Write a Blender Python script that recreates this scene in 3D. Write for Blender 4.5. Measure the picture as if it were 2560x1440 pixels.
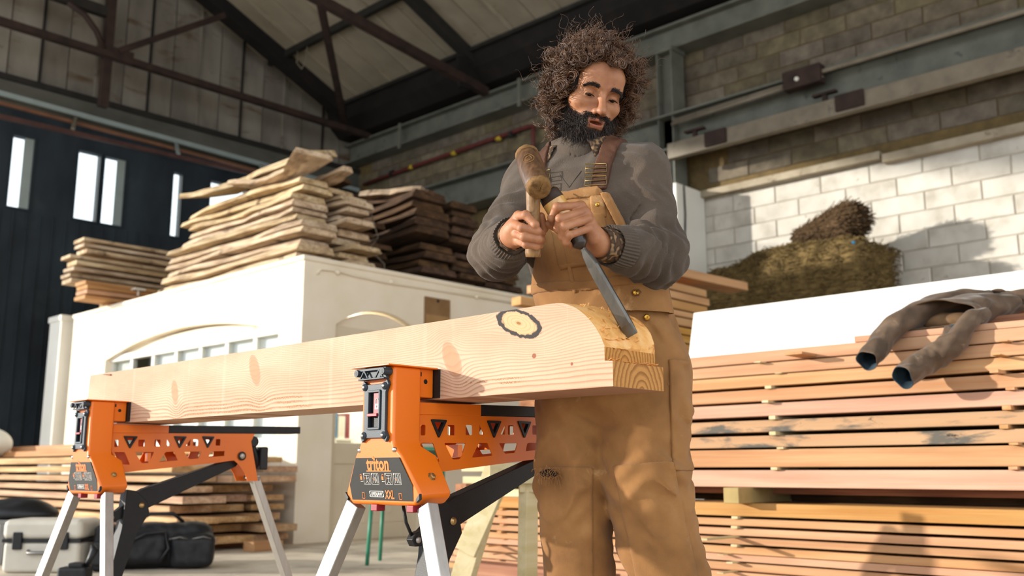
import bpy, bmesh, math, random
import numpy as np
from mathutils import Vector, Matrix, Euler
SC = bpy.context.scene
for _o in list(bpy.data.objects):
    bpy.data.objects.remove(_o)
random.seed(7)
RNG = np.random.default_rng(7)
R = math.radians

# ------------------------------------------------------------------ camera
cd = bpy.data.cameras.new('camera'); cam = bpy.data.objects.new('camera', cd)
SC.collection.objects.link(cam); SC.camera = cam
cam.location = (0, 0, 0.65)
cam.rotation_euler = (R(90 + 10.63), 0, R(43.8 - 90))
cd.sensor_width = 36; cd.lens = 36 * 2440 / 2560
cd.clip_start = 0.05; cd.clip_end = 200
cd.dof.use_dof = True; cd.dof.focus_distance = 2.35; cd.dof.aperture_fstop = 4.0

# ------------------------------------------------------------------ light
W = bpy.data.worlds.new('world'); SC.world = W; W.use_nodes = True
_n = W.node_tree.nodes; _l = W.node_tree.links
_bg = _n['Background']; _bg.inputs['Strength'].default_value = 2.2
_bg.inputs['Color'].default_value = (0.90, 0.95, 1.0, 1)
sd = bpy.data.lights.new('sun', 'SUN'); sun = bpy.data.objects.new('sun', sd); SC.collection.objects.link(sun)
sd.energy = 6.0; sd.color = (1.0, 0.94, 0.84); sd.angle = R(1.2)
sun.location = (-12, 14, 9)
sun.rotation_euler = Vector((0.70, -0.72, -0.185)).to_track_quat('-Z', 'Y').to_euler()
vs = SC.view_settings
vs.view_transform = 'Standard'; vs.look = 'None'; vs.gamma = 1; vs.exposure = 0.0; vs.use_curve_mapping = False
SC.cycles.max_bounces = 8; SC.cycles.diffuse_bounces = 5; SC.cycles.glossy_bounces = 3
SC.cycles.transmission_bounces = 6; SC.cycles.caustics_reflective = False; SC.cycles.caustics_refractive = False
SC.cycles.sample_clamp_indirect = 6; SC.cycles.use_denoising = True

# ------------------------------------------------------------------ helpers
def link(o, parent=None):
    SC.collection.objects.link(o)
    if parent is not None: o.parent = parent
    return o
def tag(o, label=None, cat=None, group=None, kind=None):
    if label: o['label'] = label
    if cat: o['category'] = cat
    if group: o['group'] = group
    if kind: o['kind'] = kind
    return o
def empty(name, loc=(0, 0, 0), label=None, cat=None, group=None, kind=None, rot=(0, 0, 0)):
    o = bpy.data.objects.new(name, None); o.location = loc; o.rotation_euler = rot
    o.empty_display_size = .05
    return tag(link(o), label, cat, group, kind)
class MB:
    """collects shapes, builds one mesh"""
    def __init__(s): s.v = []; s.f = []; s.m = []
    def add(s, vs, fs, m=0):
        b = len(s.v); s.v += [tuple(map(float, v)) for v in vs]
        s.f += [tuple(i + b for i in f) for f in fs]; s.m += [m] * len(fs); return s
    def hexa(s, p, m=0):
        return s.add(p, [(0, 3, 2, 1), (4, 5, 6, 7), (0, 1, 5, 4), (1, 2, 6, 5), (2, 3, 7, 6), (3, 0, 4, 7)], m)
    def box(s, a, b, m=0, mat=None):
        x0, x1 = sorted((a[0], b[0])); y0, y1 = sorted((a[1], b[1])); z0, z1 = sorted((a[2], b[2]))
        p = [(x0, y0, z0), (x1, y0, z0), (x1, y1, z0), (x0, y1, z0), (x0, y0, z1), (x1, y0, z1), (x1, y1, z1), (x0, y1, z1)]
        if mat is not None: p = [tuple(mat @ Vector(q)) for q in p]
        return s.hexa(p, m)
    def bar(s, a, b, w, h, up=(0, 0, 1), m=0):
        a, b = Vector(a), Vector(b); d = (b - a).normalized(); u = Vector(up)
        r = d.cross(u)
        if r.length < 1e-4: r = d.cross(Vector((0, 1, 0)))
        r.normalize(); u = r.cross(d).normalized()
        p = []
        for c in (a, b):
            for sx, sz in ((-1, -1), (1, -1), (1, 1), (-1, 1)): p.append(c + r * (sx * w / 2) + u * (sz * h / 2))
        return s.add(p, [(0, 1, 2, 3), (7, 6, 5, 4), (0, 4, 5, 1), (1, 5, 6, 2), (2, 6, 7, 3), (3, 7, 4, 0)], m)
    def tube(s, pts, rad, n=10, m=0, cap=True, closed=False):
        pts = [Vector(p) for p in pts]; k = len(pts)
        rad = rad if hasattr(rad, '__len__') else [rad] * k
        rings = []; prev = None
        for i in range(k):
            if closed: d = pts[(i + 1) % k] - pts[i - 1]
            else: d = pts[min(i + 1, k - 1)] - pts[max(i - 1, 0)]
            d.normalize()
            if prev is None:
                a = Vector((0, 0, 1)) if abs(d.z) < .9 else Vector((1, 0, 0)); r = d.cross(a).normalized()
            else:
                r = (prev - d * prev.dot(d)); r = r.normalized() if r.length > 1e-6 else d.orthogonal().normalized()
            prev = r; u = d.cross(r)
            rings.append([pts[i] + (r * math.cos(2 * math.pi * j / n) + u * math.sin(2 * math.pi * j / n)) * rad[i] for j in range(n)])
        vs = [p for q in rings for p in q]; fs = []
        for i in range(k if closed else k - 1):
            i2 = (i + 1) % k
            for j in range(n):
                j2 = (j + 1) % n; fs.append((i * n + j, i * n + j2, i2 * n + j2, i2 * n + j))
        if cap and not closed: fs += [tuple(range(n))[::-1], tuple((k - 1) * n + j for j in range(n))]
        return s.add(vs, fs, m)
    def cyl(s, a, b, r, n=16, m=0, r2=None):
        return s.tube([a, b], [r, r if r2 is None else r2], n, m)
    def lathe(s, a, d, prof, n=20, m=0):
        """prof: (t along d, radius)"""
        a = Vector(a); d = Vector(d).normalized()
        return s.tube([a + d * t for t, r in prof], [max(r, 1e-4) for t, r in prof], n, m)
    def prism(s, poly, ax, lo, hi, m=0, holes=None):
        """extrude a polygon: ax 'x','y','z' is the extrusion axis; poly coords are the two others in order"""
        def pt(a, b, c):
            return {'x': (c, a, b), 'y': (a, c, b), 'z': (a, b, c)}[ax]
        n = len(poly)
        vs = [pt(a, b, lo) for a, b in poly] + [pt(a, b, hi) for a, b in poly]
        fs = [tuple(range(n))[::-1], tuple(range(n, 2 * n))] + [(i, (i + 1) % n, n + (i + 1) % n, n + i) for i in range(n)]
        return s.add(vs, fs, m)
    def xf(s, mat, i0=0):
        for i in range(i0, len(s.v)): s.v[i] = tuple(mat @ Vector(s.v[i]))
        return s
    def mesh(s, name, mats, smooth=False, fix=True):
        me = bpy.data.meshes.new(name); me.from_pydata(s.v, [], s.f)
        for m_ in (mats if isinstance(mats, (list, tuple)) else [mats]): me.materials.append(m_)
        if any(s.m): me.polygons.foreach_set('material_index', s.m)
        if fix:
            bm = bmesh.new(); bm.from_mesh(me); bmesh.ops.recalc_face_normals(bm, faces=bm.faces); bm.to_mesh(me); bm.free()
        if smooth: me.shade_smooth()
        me.update(); return me
    def build(s, name, mats, parent=None, smooth=False, bevel=0, seg=2, loc=None, sub=0, auto=None):
        me = s.mesh(name, mats, smooth or bool(bevel) or bool(sub))
        o = bpy.data.objects.new(name, me); link(o, parent)
        if loc is not None: o.location = loc
        if bevel:
            b = o.modifiers.new('bevel', 'BEVEL'); b.width = bevel; b.segments = seg; b.limit_method = 'ANGLE'; b.angle_limit = R(35)
            b.harden_normals = True
        if sub:
            b = o.modifiers.new('sub', 'SUBSURF'); b.levels = sub; b.render_levels = sub
        if auto: smooth_angle(me, auto)
        return o
def smooth_angle(me, deg=40):
    me.shade_smooth()
    try: me.set_sharp_from_angle(angle=R(deg))
    except Exception: pass
def mesh_obj(name, me, parent=None, loc=None):
    o = bpy.data.objects.new(name, me); link(o, parent)
    if loc is not None: o.location = loc
    return o
def rebase(o, loc):
    """move the origin of a mesh object to loc without moving it"""
    o.data.transform(Matrix.Translation(-Vector(loc))); o.location = loc; return o

# ------------------------------------------------------------------ materials
def hexc(h):
    c = [int(h[i:i + 2], 16) / 255 for i in (0, 2, 4)]
    return tuple(x / 12.92 if x <= .04045 else ((x + .055) / 1.055) ** 2.4 for x in c)
def mk(name, cols, sc=(1, 1, 1), ns=4, det=5, rough=.75, metal=0, bump=0, bsc=None, bst=(1, 1, 1), rnd=0, stain=None, spec=.35, dist=.0,
       coord='Object', grain=None, hue=0, sheen=0, coat=0):
    """noise driven colour. cols: hex list (spread over the noise) ; rnd: per-object brightness spread;
    stain: (hex, noise scale, threshold, softness); grain: (hex, axis, scale, strength) long streaks; """
    m = bpy.data.materials.new(name); m.use_nodes = True; t = m.node_tree; N = t.nodes; L = t.links
    bs = N['Principled BSDF']; bs.inputs['Roughness'].default_value = rough; bs.inputs['Metallic'].default_value = metal
    bs.inputs['Specular IOR Level'].default_value = spec
    if sheen: bs.inputs['Sheen Weight'].default_value = sheen; bs.inputs['Sheen Roughness'].default_value = .4
    if coat: bs.inputs['Coat Weight'].default_value = coat
    tc = N.new('ShaderNodeTexCoord'); src = tc.outputs[coord]
    oi = N.new('ShaderNodeObjectInfo')
    va = N.new('ShaderNodeVectorMath'); va.operation = 'ADD'
    mu = N.new('ShaderNodeMath'); mu.operation = 'MULTIPLY'; mu.inputs[1].default_value = 37.0 if rnd or hue else 0
    L.new(oi.outputs['Random'], mu.inputs[0]); L.new(src, va.inputs[0]); L.new(mu.outputs[0], va.inputs[1]); src = va.outputs[0]
    def mapped(s):
        mp = N.new('ShaderNodeMapping'); mp.inputs['Scale'].default_value = s; L.new(src, mp.inputs['Vector']); return mp.outputs[0]
    def noise(vec, scale, detail=4, rg=.55, di=0):
        n = N.new('ShaderNodeTexNoise'); n.inputs['Scale'].default_value = scale; n.inputs['Detail'].default_value = detail
        n.inputs['Roughness'].default_value = rg; n.inputs['Distortion'].default_value = di; L.new(vec, n.inputs['Vector']); return n.outputs['Fac']
    def mix(fac, a, b):
        x = N.new('ShaderNodeMix'); x.data_type = 'RGBA'
        (L.new(fac, x.inputs[0]) if not isinstance(fac, float) else setattr(x.inputs[0], 'default_value', fac))
        for v, i in ((a, 6), (b, 7)):
            if isinstance(v, tuple): x.inputs[i].default_value = (*v, 1)
            else: L.new(v, x.inputs[i])
        return x.outputs[2]
    def ramp(fac, a, b):
        r = N.new('ShaderNodeMapRange'); r.inputs[1].default_value = a; r.inputs[2].default_value = b; L.new(fac, r.inputs[0]); return r.outputs[0]
    if len(cols) > 1:
        f = noise(mapped(sc), ns, det, di=dist); cr = N.new('ShaderNodeValToRGB'); L.new(f, cr.inputs[0])
        e = cr.color_ramp.elements; k = len(cols)
        e[0].position = .3; e[1].position = .7; e[0].color = (*hexc(cols[0]), 1); e[1].color = (*hexc(cols[-1]), 1)
        for i in range(1, k - 1):
            q = e.new(.3 + .4 * i / (k - 1)); q.color = (*hexc(cols[i]), 1)
        col = cr.outputs[0]
    else:
        rg = N.new('ShaderNodeRGB'); rg.outputs[0].default_value = (*hexc(cols[0]), 1); col = rg.outputs[0]
    if grain:
        gh, gs, gsc, gst = grain
        g = noise(mapped(gs), gsc, 3, .6, 1.2)
        gm = N.new('ShaderNodeMath'); gm.operation = 'MULTIPLY'; gm.inputs[1].default_value = gst; L.new(ramp(g, .48, .66), gm.inputs[0])
        col = mix(gm.outputs[0], col, hexc(gh))
    for st in (stain if isinstance(stain, list) else [stain] if stain else []):
        sf = noise(mapped(st[4] if len(st) > 4 else (1, 1, 1)), st[1], 6, .62, .4)
        col = mix(ramp(sf, st[2], st[2] + st[3]), col, hexc(st[0]))
    if rnd or hue:
        hs = N.new('ShaderNodeHueSaturation'); L.new(col, hs.inputs['Color'])
        mr = N.new('ShaderNodeMapRange'); mr.inputs[3].default_value = 1 - rnd; mr.inputs[4].default_value = 1 + rnd
        L.new(oi.outputs['Random'], mr.inputs[0]); L.new(mr.outputs[0], hs.inputs['Value'])
        if hue:
            m2 = N.new('ShaderNodeMath'); m2.operation = 'FRACT'; m3 = N.new('ShaderNodeMath'); m3.operation = 'MULTIPLY'; m3.inputs[1].default_value = 91.7
            L.new(oi.outputs['Random'], m3.inputs[0]); L.new(m3.outputs[0], m2.inputs[0])
            mr2 = N.new('ShaderNodeMapRange'); mr2.inputs[3].default_value = 1 - hue * 4; mr2.inputs[4].default_value = 1 + hue * 4
            L.new(m2.outputs[0], mr2.inputs[0]); L.new(mr2.outputs[0], hs.inputs['Saturation'])
            mr3 = N.new('ShaderNodeMapRange'); mr3.inputs[3].default_value = .5 - hue * .25; mr3.inputs[4].default_value = .5 + hue * .25
            L.new(m2.outputs[0], mr3.inputs[0]); L.new(mr3.outputs[0], hs.inputs['Hue'])
        col = hs.outputs[0]
    L.new(col, bs.inputs['Base Color'])
    if bump:
        b = N.new('ShaderNodeBump'); b.inputs['Strength'].default_value = bump; b.inputs['Distance'].default_value = .004
        L.new(noise(mapped(bst), bsc or 60, 4, .6), b.inputs['Height']); L.new(b.outputs[0], bs.inputs['Normal'])
    return m
M = {}
M['concrete'] = mk('concrete_floor', ['a3988a', 'c4b8a5', 'd6cab8'], ns=2.5, det=8, rough=.85, bump=.3, bsc=40, stain=[('857a6a', 1.3, .60, .15), ('d8cdb8', 9, .6, .1)])
M['block_grey'] = mk('grey_block', ['564d40', '675d4d', '766b59'], ns=6, det=6, rough=.95, bump=.5, bsc=90, rnd=.22, hue=.05)
M['block_white'] = mk('whitewashed_block', ['a8a195', 'c2bcb1', 'cdc8be'], ns=3, det=6, rough=.9, bump=.4, bsc=50, rnd=.05, stain=('857c6d', 7, .66, .08))
M['mortar'] = mk('mortar', ['5a4a30', '73603c'], ns=8, rough=.95)
M['mortar_white'] = mk('painted_mortar', ['8f8676', 'b0a797'], ns=8, rough=.95)
M['white_render'] = mk('cream_painted_render', ['e2d6bd', 'eadfca', 'efe6d4'], ns=1.6, det=6, rough=.85, bump=.25, bsc=25, stain=[('a89878', 3.2, .64, .14, (1, 1, .25)), ('8d7a58', 11, .72, .05)])
M['cream_paint'] = mk('cream_gloss_paint', ['d3c6ab', 'dcd0b8'], ns=2, rough=.5, spec=.4)
M['ledge'] = mk('dusty_cream_ledge', ['8a7e6a', '9d917c', 'aba08b'], ns=3, det=6, rough=.85, stain=('6d614e', 5, .6, .1))
M['white_paint'] = mk('white_paint', ['d9d6cc', 'e2e0d8'], ns=2, rough=.6)
M['steel_green'] = mk('grey_green_steel', ['55564d', '64655b', '6f6f65'], ns=3, det=6, rough=.55, bump=.15, bsc=12, stain=('3d4039', 4, .62, .12))
M['steel_pale'] = mk('pale_green_steel', ['8b9693', '9aa5a2'], ns=3, rough=.5)
M['steel_cream'] = mk('cream_steel', ['6b6254', '7a7060', '847b6b'], ns=4, rough=.6, stain=('5c5448', 5, .6, .1))
M['steel_dark'] = mk('dark_steel', ['1d1b18', '2a2622'], ns=5, rough=.7)
M['steel_rust'] = mk('red_oxide_steel', ['241a16', '33241e', '3d2b24'], ns=5, rough=.75)
M['steel_red'] = mk('faded_red_steel', ['3d2824', '543630'], ns=5, rough=.7)
M['steel_orange'] = mk('faded_orange_steel', ['6b4734', '80583f'], ns=5, rough=.7)
M['pipe_red'] = mk('red_pipe_paint', ['5b2724', '6b302b'], ns=8, rough=.5)
M['yellow'] = mk('yellow_tape', ['b79a2c'], rough=.6)
M['cladding'] = mk('grey_cladding', ['6a645b', '7f786d', '8c867b'], sc=(1, 1, .35), ns=2.2, det=6, rough=.85, rnd=.08, stain=[('5a4835', 1.6, .57, .12, (.6, 1, 1.6)), ('46423a', 4, .66, .1, (1, 1, .2))])
M['clad_dark'] = mk('dark_blue_cladding', ['1a2026', '252e35', '2f3a41'], sc=(1, 1, .4), ns=1.6, rough=.7, stain=('3a4144', 1.1, .6, .2))
M['concrete_band'] = mk('grey_concrete_band', ['45453f', '56554d', '605e56'], sc=(.4, 1, 1), ns=3, det=6, rough=.9)
M['roof_sheet'] = mk('grey_roof_sheet', ['857b69', '938976', '9d937f'], ns=1.8, det=6, rough=.85, rnd=.06, stain=('665a48', 2.6, .62, .14))
M['gutter'] = mk('dark_gutter_steel', ['0d0b0a', '171311', '1f1915'], ns=3, rough=.85)
M['glass'] = bpy.data.materials.new('window_glass'); M['glass'].use_nodes = True
_t = M['glass'].node_tree; _t.nodes.remove(_t.nodes['Principled BSDF'])
_tr = _t.nodes.new('ShaderNodeBsdfTransparent'); _tr.inputs[0].default_value = (.93, .96, .96, 1); _gl = _t.nodes.new('ShaderNodeBsdfGlossy'); _gl.inputs['Roughness'].default_value = .03
_mx = _t.nodes.new('ShaderNodeMixShader'); _lw = _t.nodes.new('ShaderNodeValue'); _lw.outputs[0].default_value = .07
_t.links.new(_lw.outputs[0], _mx.inputs[0]); _t.links.new(_tr.outputs[0], _mx.inputs[1]); _t.links.new(_gl.outputs[0], _mx.inputs[2]); _t.links.new(_mx.outputs[0], _t.nodes['Material Output'].inputs[0])
# ================================================================== the hall
XR, YF = 11.2, 15.0
def roof_z(x): return 7.2 + .436 * (XR - x)
b = MB(); b.box((-14, -14, -.2), (XR + .3, YF + .3, 0)); tag(b.build('floor', M['concrete']), kind='structure')
# right wall with its blocks
b = MB(); b.box((XR, -6, 4.4), (XR + .3, YF, 7.35)); wr = tag(b.build('wall_right', M['mortar']), kind='structure')
b = MB(); b.box((XR, -6, 0), (XR + .3, YF, 4.4)); wrl = tag(b.build('wall_right_lower', M['mortar_white']), kind='structure')
def block_mesh(name, m, l, h, t, bev):
    k = MB(); k.box((-t, -l / 2, -h / 2), (.01, l / 2, h / 2)); me = k.mesh(name, m)
    bm = bmesh.new(); bm.from_mesh(me)
    bmesh.ops.bevel(bm, geom=[e for e in bm.edges if all(v.co.x < 0 for v in e.verts)], offset=bev, segments=1, affect='EDGES')
    bm.to_mesh(me); bm.free(); return me
bg = block_mesh('block', M['block_grey'], .612, .213, .016, .008)
bw = block_mesh('block', M['block_white'], .618, .218, .012, .010)
rr = random.Random(3)
nb = 0
for r in range(12):
    z = 4.52 + .225 * r + .1125
    off = (.0, .31, .1, .42)[r % 4]
    y = 2.3 + off
    ymax = 14.7
    while y < ymax:
        if not (z < 5.1 and y > 6.9) and not (6.5 < z < 6.8):
            o = mesh_obj('block', bg, wr, (XR + rr.uniform(-.003, .004), y, z)); o.rotation_euler = (rr.uniform(-.006, .006), 0, rr.uniform(-.006, .006)); nb += 1
        y += .625
for r in range(10):
    z = 4.29 - .225 * r - .1125; y = 1.9 + (.31 if r % 2 else 0)
    while y < 7.3:
        o = mesh_obj('block', bw, wrl, (XR + rr.uniform(-.004, .003), y, z)); o.rotation_euler = (rr.uniform(-.006, .006), 0, 0); nb += 1
        y += .63
# ledge over the painted part (two lengths, one a little lower)
b = MB(); b.bar((XR - .05, 4.55, 4.36), (XR - .05, 7.05, 4.37), .16, .1); tag(b.build('trim_1', M['ledge'], bevel=.012), kind='structure')
b = MB(); b.bar((XR - .06, 1.5, 4.31), (XR - .06, 4.52, 4.30), .18, .11); tag(b.build('trim_2', M['ledge'], bevel=.012), kind='structure')
# painted pier with its steel column above
b = MB(); b.box((10.5, 7.05, 0), (XR - .02, 7.62, 4.42)); tag(b.build('pier', M['white_paint'], bevel=.02), 'white painted pier against the block wall behind the carpenter\'s shoulder', 'pier')
b = MB(); b.tube([(10.62, 7.035, 2.2), (10.63, 7.04, 3.4), (10.66, 7.03, 4.0), (10.66, 7.04, 4.4)], .012, 6)
b.build('cable', M['steel_dark'], bpy.data.objects['pier'], smooth=True)
def ibeam(mb, x0, x1, y0, y1, z0, z1, tf=.035, tw=.03):
    xm = (x0 + x1) / 2
    mb.box((x0, y0, z0), (x1, y1, z0 + tf)); mb.box((x0, y0, z1 - tf), (x1, y1, z1)); mb.box((xm - tw, y0, z0 + tf), (xm + tw, y1, z1 - tf))
b = MB(); x, y = 10.92, 7.38
b.box((x - .15, y - .13, 4.42), (x + .15, y - .11, 6.5)); b.box((x - .15, y + .11, 4.42), (x + .15, y + .13, 6.5)); b.box((x - .02, y - .11, 4.42), (x + .02, y + .11, 6.5))
b.box((x - .17, y - .15, 6.44), (x + .17, y + .15, 6.5))
tag(b.build('steel_column', M['steel_green']), 'short grey green steel column standing on the white pier', 'column')
b = MB(); ibeam(b, 10.85, 11.17, .5, 14.9, 6.5, 6.88)
o = tag(b.build('steel_beam', M['steel_green']), 'upper grey green steel beam running along the block wall under the roof', 'beam')
for yy in (13.2, 10.2, 8.5):
    k = MB(); k.box((10.82, yy, 6.42), (10.85, yy + .06, 6.9)); k.build('stiffener', M['steel_green'], o)
ob = empty('crane_beam', (10.95, 7, 4.9), 'lower steel crane beam with cream rail along the block wall', 'beam')
L0 = Matrix.Translation((-10.95, -7, -4.9))
b = MB(); ibeam(b, 10.72, 11.12, .5, 14.9, 4.98, 5.5, .03, .02); b.xf(L0); b.build('girder', M['steel_green'], ob)
b = MB(); b.box((10.60, .5, 4.80), (10.715, 7.25, 5.02)); b.xf(L0); b.build('rail', M['steel_cream'], ob, bevel=.01)
b = MB(); b.tube([(10.66, .5, 5.42), (10.66, 5.2, 5.42), (10.70, 5.3, 5.40), (10.70, 7.2, 5.36)], .03, 8); b.tube([(10.66, 5.0, 5.36), (10.66, 7.2, 5.30)], .025, 8)
b.xf(L0); b.build('conduit', M['steel_cream'], ob, smooth=True)
for yy, zz, s in ((6.52, 4.82, .2), (4.7, 4.83, .22)):
    k = MB(); k.box((10.56, yy - s, zz), (10.6, yy + s * .6, zz + .2)); k.xf(L0); k.build('bracket', M['steel_rust'], ob, bevel=.01)
for yy in (6.85, 5.0):
    k = MB(); k.box((10.64, yy - .15, 5.12), (10.72, yy + .15, 5.15)); k.box((10.66, yy - .03, 5.02), (10.70, yy + .03, 5.13)); k.xf(L0); k.build('clip', M['steel_rust'], ob)
k = MB(); k.box((10.58, 5.0, 5.28), (10.74, 5.5, 5.52)); k.xf(L0); k.build('junction_box', M['steel_rust'], ob, bevel=.015)
k = MB(); k.lathe((10.58, 5.3, 5.38), (-1, 0, 0), [(0, .03), (.02, .03), (.035, .015)], 10); k.xf(L0); k.build('lamp_glass', M['white_paint'], ob, smooth=True)
op = empty('red_pipe', (11.1, 12, 6.1), 'thin red pipe with yellow bands fixed along the block wall', 'pipe')
L0 = Matrix.Translation((-11.1, -12, -6.1))
b = MB(); b.tube([(11.1, 14.6, 6.08), (11.1, 13, 6.12), (11.1, 10.25, 6.16), (11.1, 10.16, 6.13), (11.08, 10.15, 6.05), (11.08, 10.15, 5.45)], .035, 10); b.xf(L0); b.build('tube', M['pipe_red'], op, smooth=True)
for yy in (13.2, 12.05, 10.95):
    k = MB(); k.cyl((11.1, yy - .05, 6.12), (11.1, yy + .05, 6.122), .043, 10); k.xf(L0); k.build('yellow_band', M['yellow'], op, smooth=True)
for yy in (13.75, 10.65):
    k = MB(); k.cyl((11.1, yy - .04, 6.12), (11.1, yy + .04, 6.122), .055, 10); k.box((11.1, yy - .02, 6.1), (11.175, yy + .02, 6.14)); k.xf(L0); k.build('clamp', M['steel_dark'], op)
# roof: sheets between Y -6 and 15
ce = empty('ceiling', (6, 5, 9), kind='structure')
L0 = Matrix.Translation((-6, -5, -9))
y = 15.0; i = 0
xl = 4.2
while y > 6.2:
    w = .5
    k = MB()
    za, zb = roof_z(xl), roof_z(XR)
    dz = .0 if i % 2 else .012
    k.add([(xl, y - w + .012, za + dz), (XR, y - w + .012, zb + dz), (XR, y - .012, zb + dz), (xl, y - .012, za + dz),
           (xl, y - w + .012, za + .05), (XR, y - w + .012, zb + .05), (XR, y - .012, zb + .05), (xl, y - .012, za + .05)],
          [(0, 3, 2, 1), (4, 5, 6, 7), (0, 1, 5, 4), (1, 2, 6, 5), (2, 3, 7, 6), (3, 0, 4, 7)])
    k.xf(L0); k.build('roof_panel', M['roof_sheet'], ce)
    if i % 2 == 0:
        k = MB(); k.bar((xl, y, za - .012), (XR, y, zb - .012), .05, .05); k.xf(L0); k.build('roof_rib', M['roof_sheet'], ce)
    y -= w; i += 1
k = MB(); k.add([(xl, -7, roof_z(xl) + .05), (XR + .3, -7, roof_z(XR + .3) + .05), (XR + .3, 6.2, roof_z(XR + .3) + .05), (xl, 6.2, roof_z(xl) + .05)], [(0, 1, 2, 3)])
k.add([(xl, 6.2, roof_z(xl) + .06), (XR + .3, 6.2, roof_z(XR + .3) + .06), (XR + .3, YF + .2, roof_z(XR + .3) + .06), (xl, YF + .2, roof_z(xl) + .06)], [(0, 1, 2, 3)])
k.add([(-3.2, -7, 8.5), (xl, -7, roof_z(xl) + .05), (xl, YF + .2, roof_z(xl) + .05), (-3.2, YF + .2, 8.5)], [(0, 1, 2, 3)])
k.xf(L0); k.build('roof_deck', M['roof_sheet'], ce)
# left side of the hall: open, with an unseen lintel added to block high sun
b = MB(); b.box((-3.3, -7, 8.35), (-3.1, YF, 8.6)); tag(b.build('trim_3', M['clad_dark']), kind='structure')
# valley gutter over the wall and purlins
b = MB(); b.prism([(10.45, 7.52), (10.75, 7.40), (11.2, 7.15), (11.2, 6.98), (10.75, 6.98), (10.5, 7.2)], 'y', -6, 14.98)
tag(b.build('trim_4', M['gutter']), kind='structure')
b = MB(); b.bar((10.42, -2, roof_z(10.42) - .075), (10.42, 14.9, roof_z(10.42) - .075), .1, .06); tag(b.build('eaves_angle', M['steel_dark']), 'dark steel angle along the lower edge of the roof sheets', 'angle iron')
b = MB(); b.bar((9.1, 3, roof_z(9.1) - .08), (9.1, 14.9, roof_z(9.1) - .08), .09, .12); o = tag(b.build('purlin', M['steel_dark']), 'dark steel purlin crossing under the roof sheets', 'purlin')
k = MB(); k.tube([(9.1, 14.0, 8.06), (9.08, 13.98, 7.75), (9.1, 13.85, 7.6), (9.12, 13.75, 7.75), (9.1, 13.7, 8.06)], .012, 6); k.build('hanging_cord', M['steel_cream'], o, smooth=True)
# trusses
def truss(name, y, label, members, mat):
    o = empty(name, (8, y, 7), label, 'roof truss'); L1 = Matrix.Translation((-8, -y, -7))
    for nm, a, c, w, h, mm in members:
        k = MB(); k.bar(a, c, w, h)
        k.xf(L1); k.build(nm, M[mm], o)
    return o
ya = 14.2
ta = truss('roof_truss', ya, 'rusty steel roof truss nearest the far gable wall', [
    ('bottom_chord', (1.5, ya, 6.95), (10.9, ya, 6.9), .12, .1, 'steel_rust'),
    ('rafter', (4.3, ya + .3, roof_z(4.3) - .14), (11.1, ya + .3, roof_z(11.1) - .14), .26, .26, 'gutter'),
    ('strut', (6.0, ya, 7.03), (7.75, ya, 8.25), .09, .09, 'steel_rust'),
    ('post', (5.86, ya + .05, 6.1), (5.86, ya + .05, 9.3), .13, .13, 'steel_rust'),
    ('wind_beam', (1.5, ya + .05, 7.65), (5.8, ya + .05, 7.62), .12, .16, 'steel_dark'),
    ('gusset', (5.7, ya, 6.97), (6.25, ya, 6.97), .04, .22, 'steel_rust')], None)
k = MB(); k.tube([(5.2, ya, 7.55), (5.45, ya, 7.45), (5.65, ya, 7.25), (5.78, ya, 7.0)], .045, 6); k.xf(Matrix.Translation((-8, -ya, -7))); k.build('curved_brace', M['steel_rust'], ta, smooth=True)
yb = 11.0
tb = truss('roof_truss', yb, 'rusty steel roof truss nearer the carpenter with a long sloping brace', [
    ('rafter', (4.3, yb, roof_z(4.3) - .12), (10.7, yb, roof_z(10.7) - .12), .14, .2, 'steel_dark'),
    ('tie', (5.5, yb, 7.55), (10.85, yb, 6.88), .12, .14, 'steel_rust'),
    ('gusset', (10.2, yb, 7.05), (10.75, yb, 7.1), .05, .5, 'gutter'),
    ('brace', (7.5, yb + .03, 7.33), (10.3, ya, 7.05), .1, .12, 'steel_rust')], None)
# far gable wall: upper cladding, concrete band, dark lower wall with slots of glass
wf = empty('wall_far', (7, YF, 6), kind='structure'); L0 = Matrix.Translation((-7, -YF, -6))
x = 3.4; i = 0
while x < 11.2:
    w = .42 + (.04 if i % 3 == 0 else 0)
    x2 = min(x + w, 11.2)
    k = MB(); yy = YF - (.02 if i % 2 else .0)
    k.add([(x + .008, yy, 6.4), (x2 - .008, yy, 6.4), (x2 - .008, yy, roof_z(x2)), (x + .008, yy, roof_z(x)), (x + .008, YF + .1, 6.4), (x2 - .008, YF + .1, 6.4), (x2 - .008, YF + .1, roof_z(x2)), (x + .008, YF + .1, roof_z(x))],
          [(0, 1, 2, 3), (7, 6, 5, 4), (0, 4, 5, 1), (1, 5, 6, 2), (2, 6, 7, 3), (3, 7, 4, 0)])
    k.xf(L0); k.build('cladding_panel', M['cladding'], wf)
    if i % 2 == 0:
        k = MB(); k.box((x - .02, YF - .045, 6.4), (x + .02, YF, roof_z(x) - .02)); k.xf(L0); k.build('cover_strip', M['cladding' if i % 4 else 'steel_dark'], wf)
    x = x2; i += 1
k = MB(); k.add([(3.4, YF + .15, 6), (11.5, YF + .15, 6), (11.5, YF + .15, 8), (4.2, YF + .15, 10.6), (3.4, YF + .15, 10.5)], [(0, 1, 2, 3, 4)]); k.add([(-6, YF + .15, 6.95), (3.4, YF + .15, 6.95), (3.4, YF + .15, 10.5), (-6, YF + .15, 9)], [(0, 1, 2, 3)]); k.xf(L0); k.build('backing', M['clad_dark'], wf)  # unseen left part, its lower edge shaped to cut off the sun
k = MB(); k.box((3.4, YF - .12, 6.02), (11.2, YF + .1, 6.38)); k.xf(L0); k.build('concrete_band', M['concrete_band'], wf)
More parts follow.
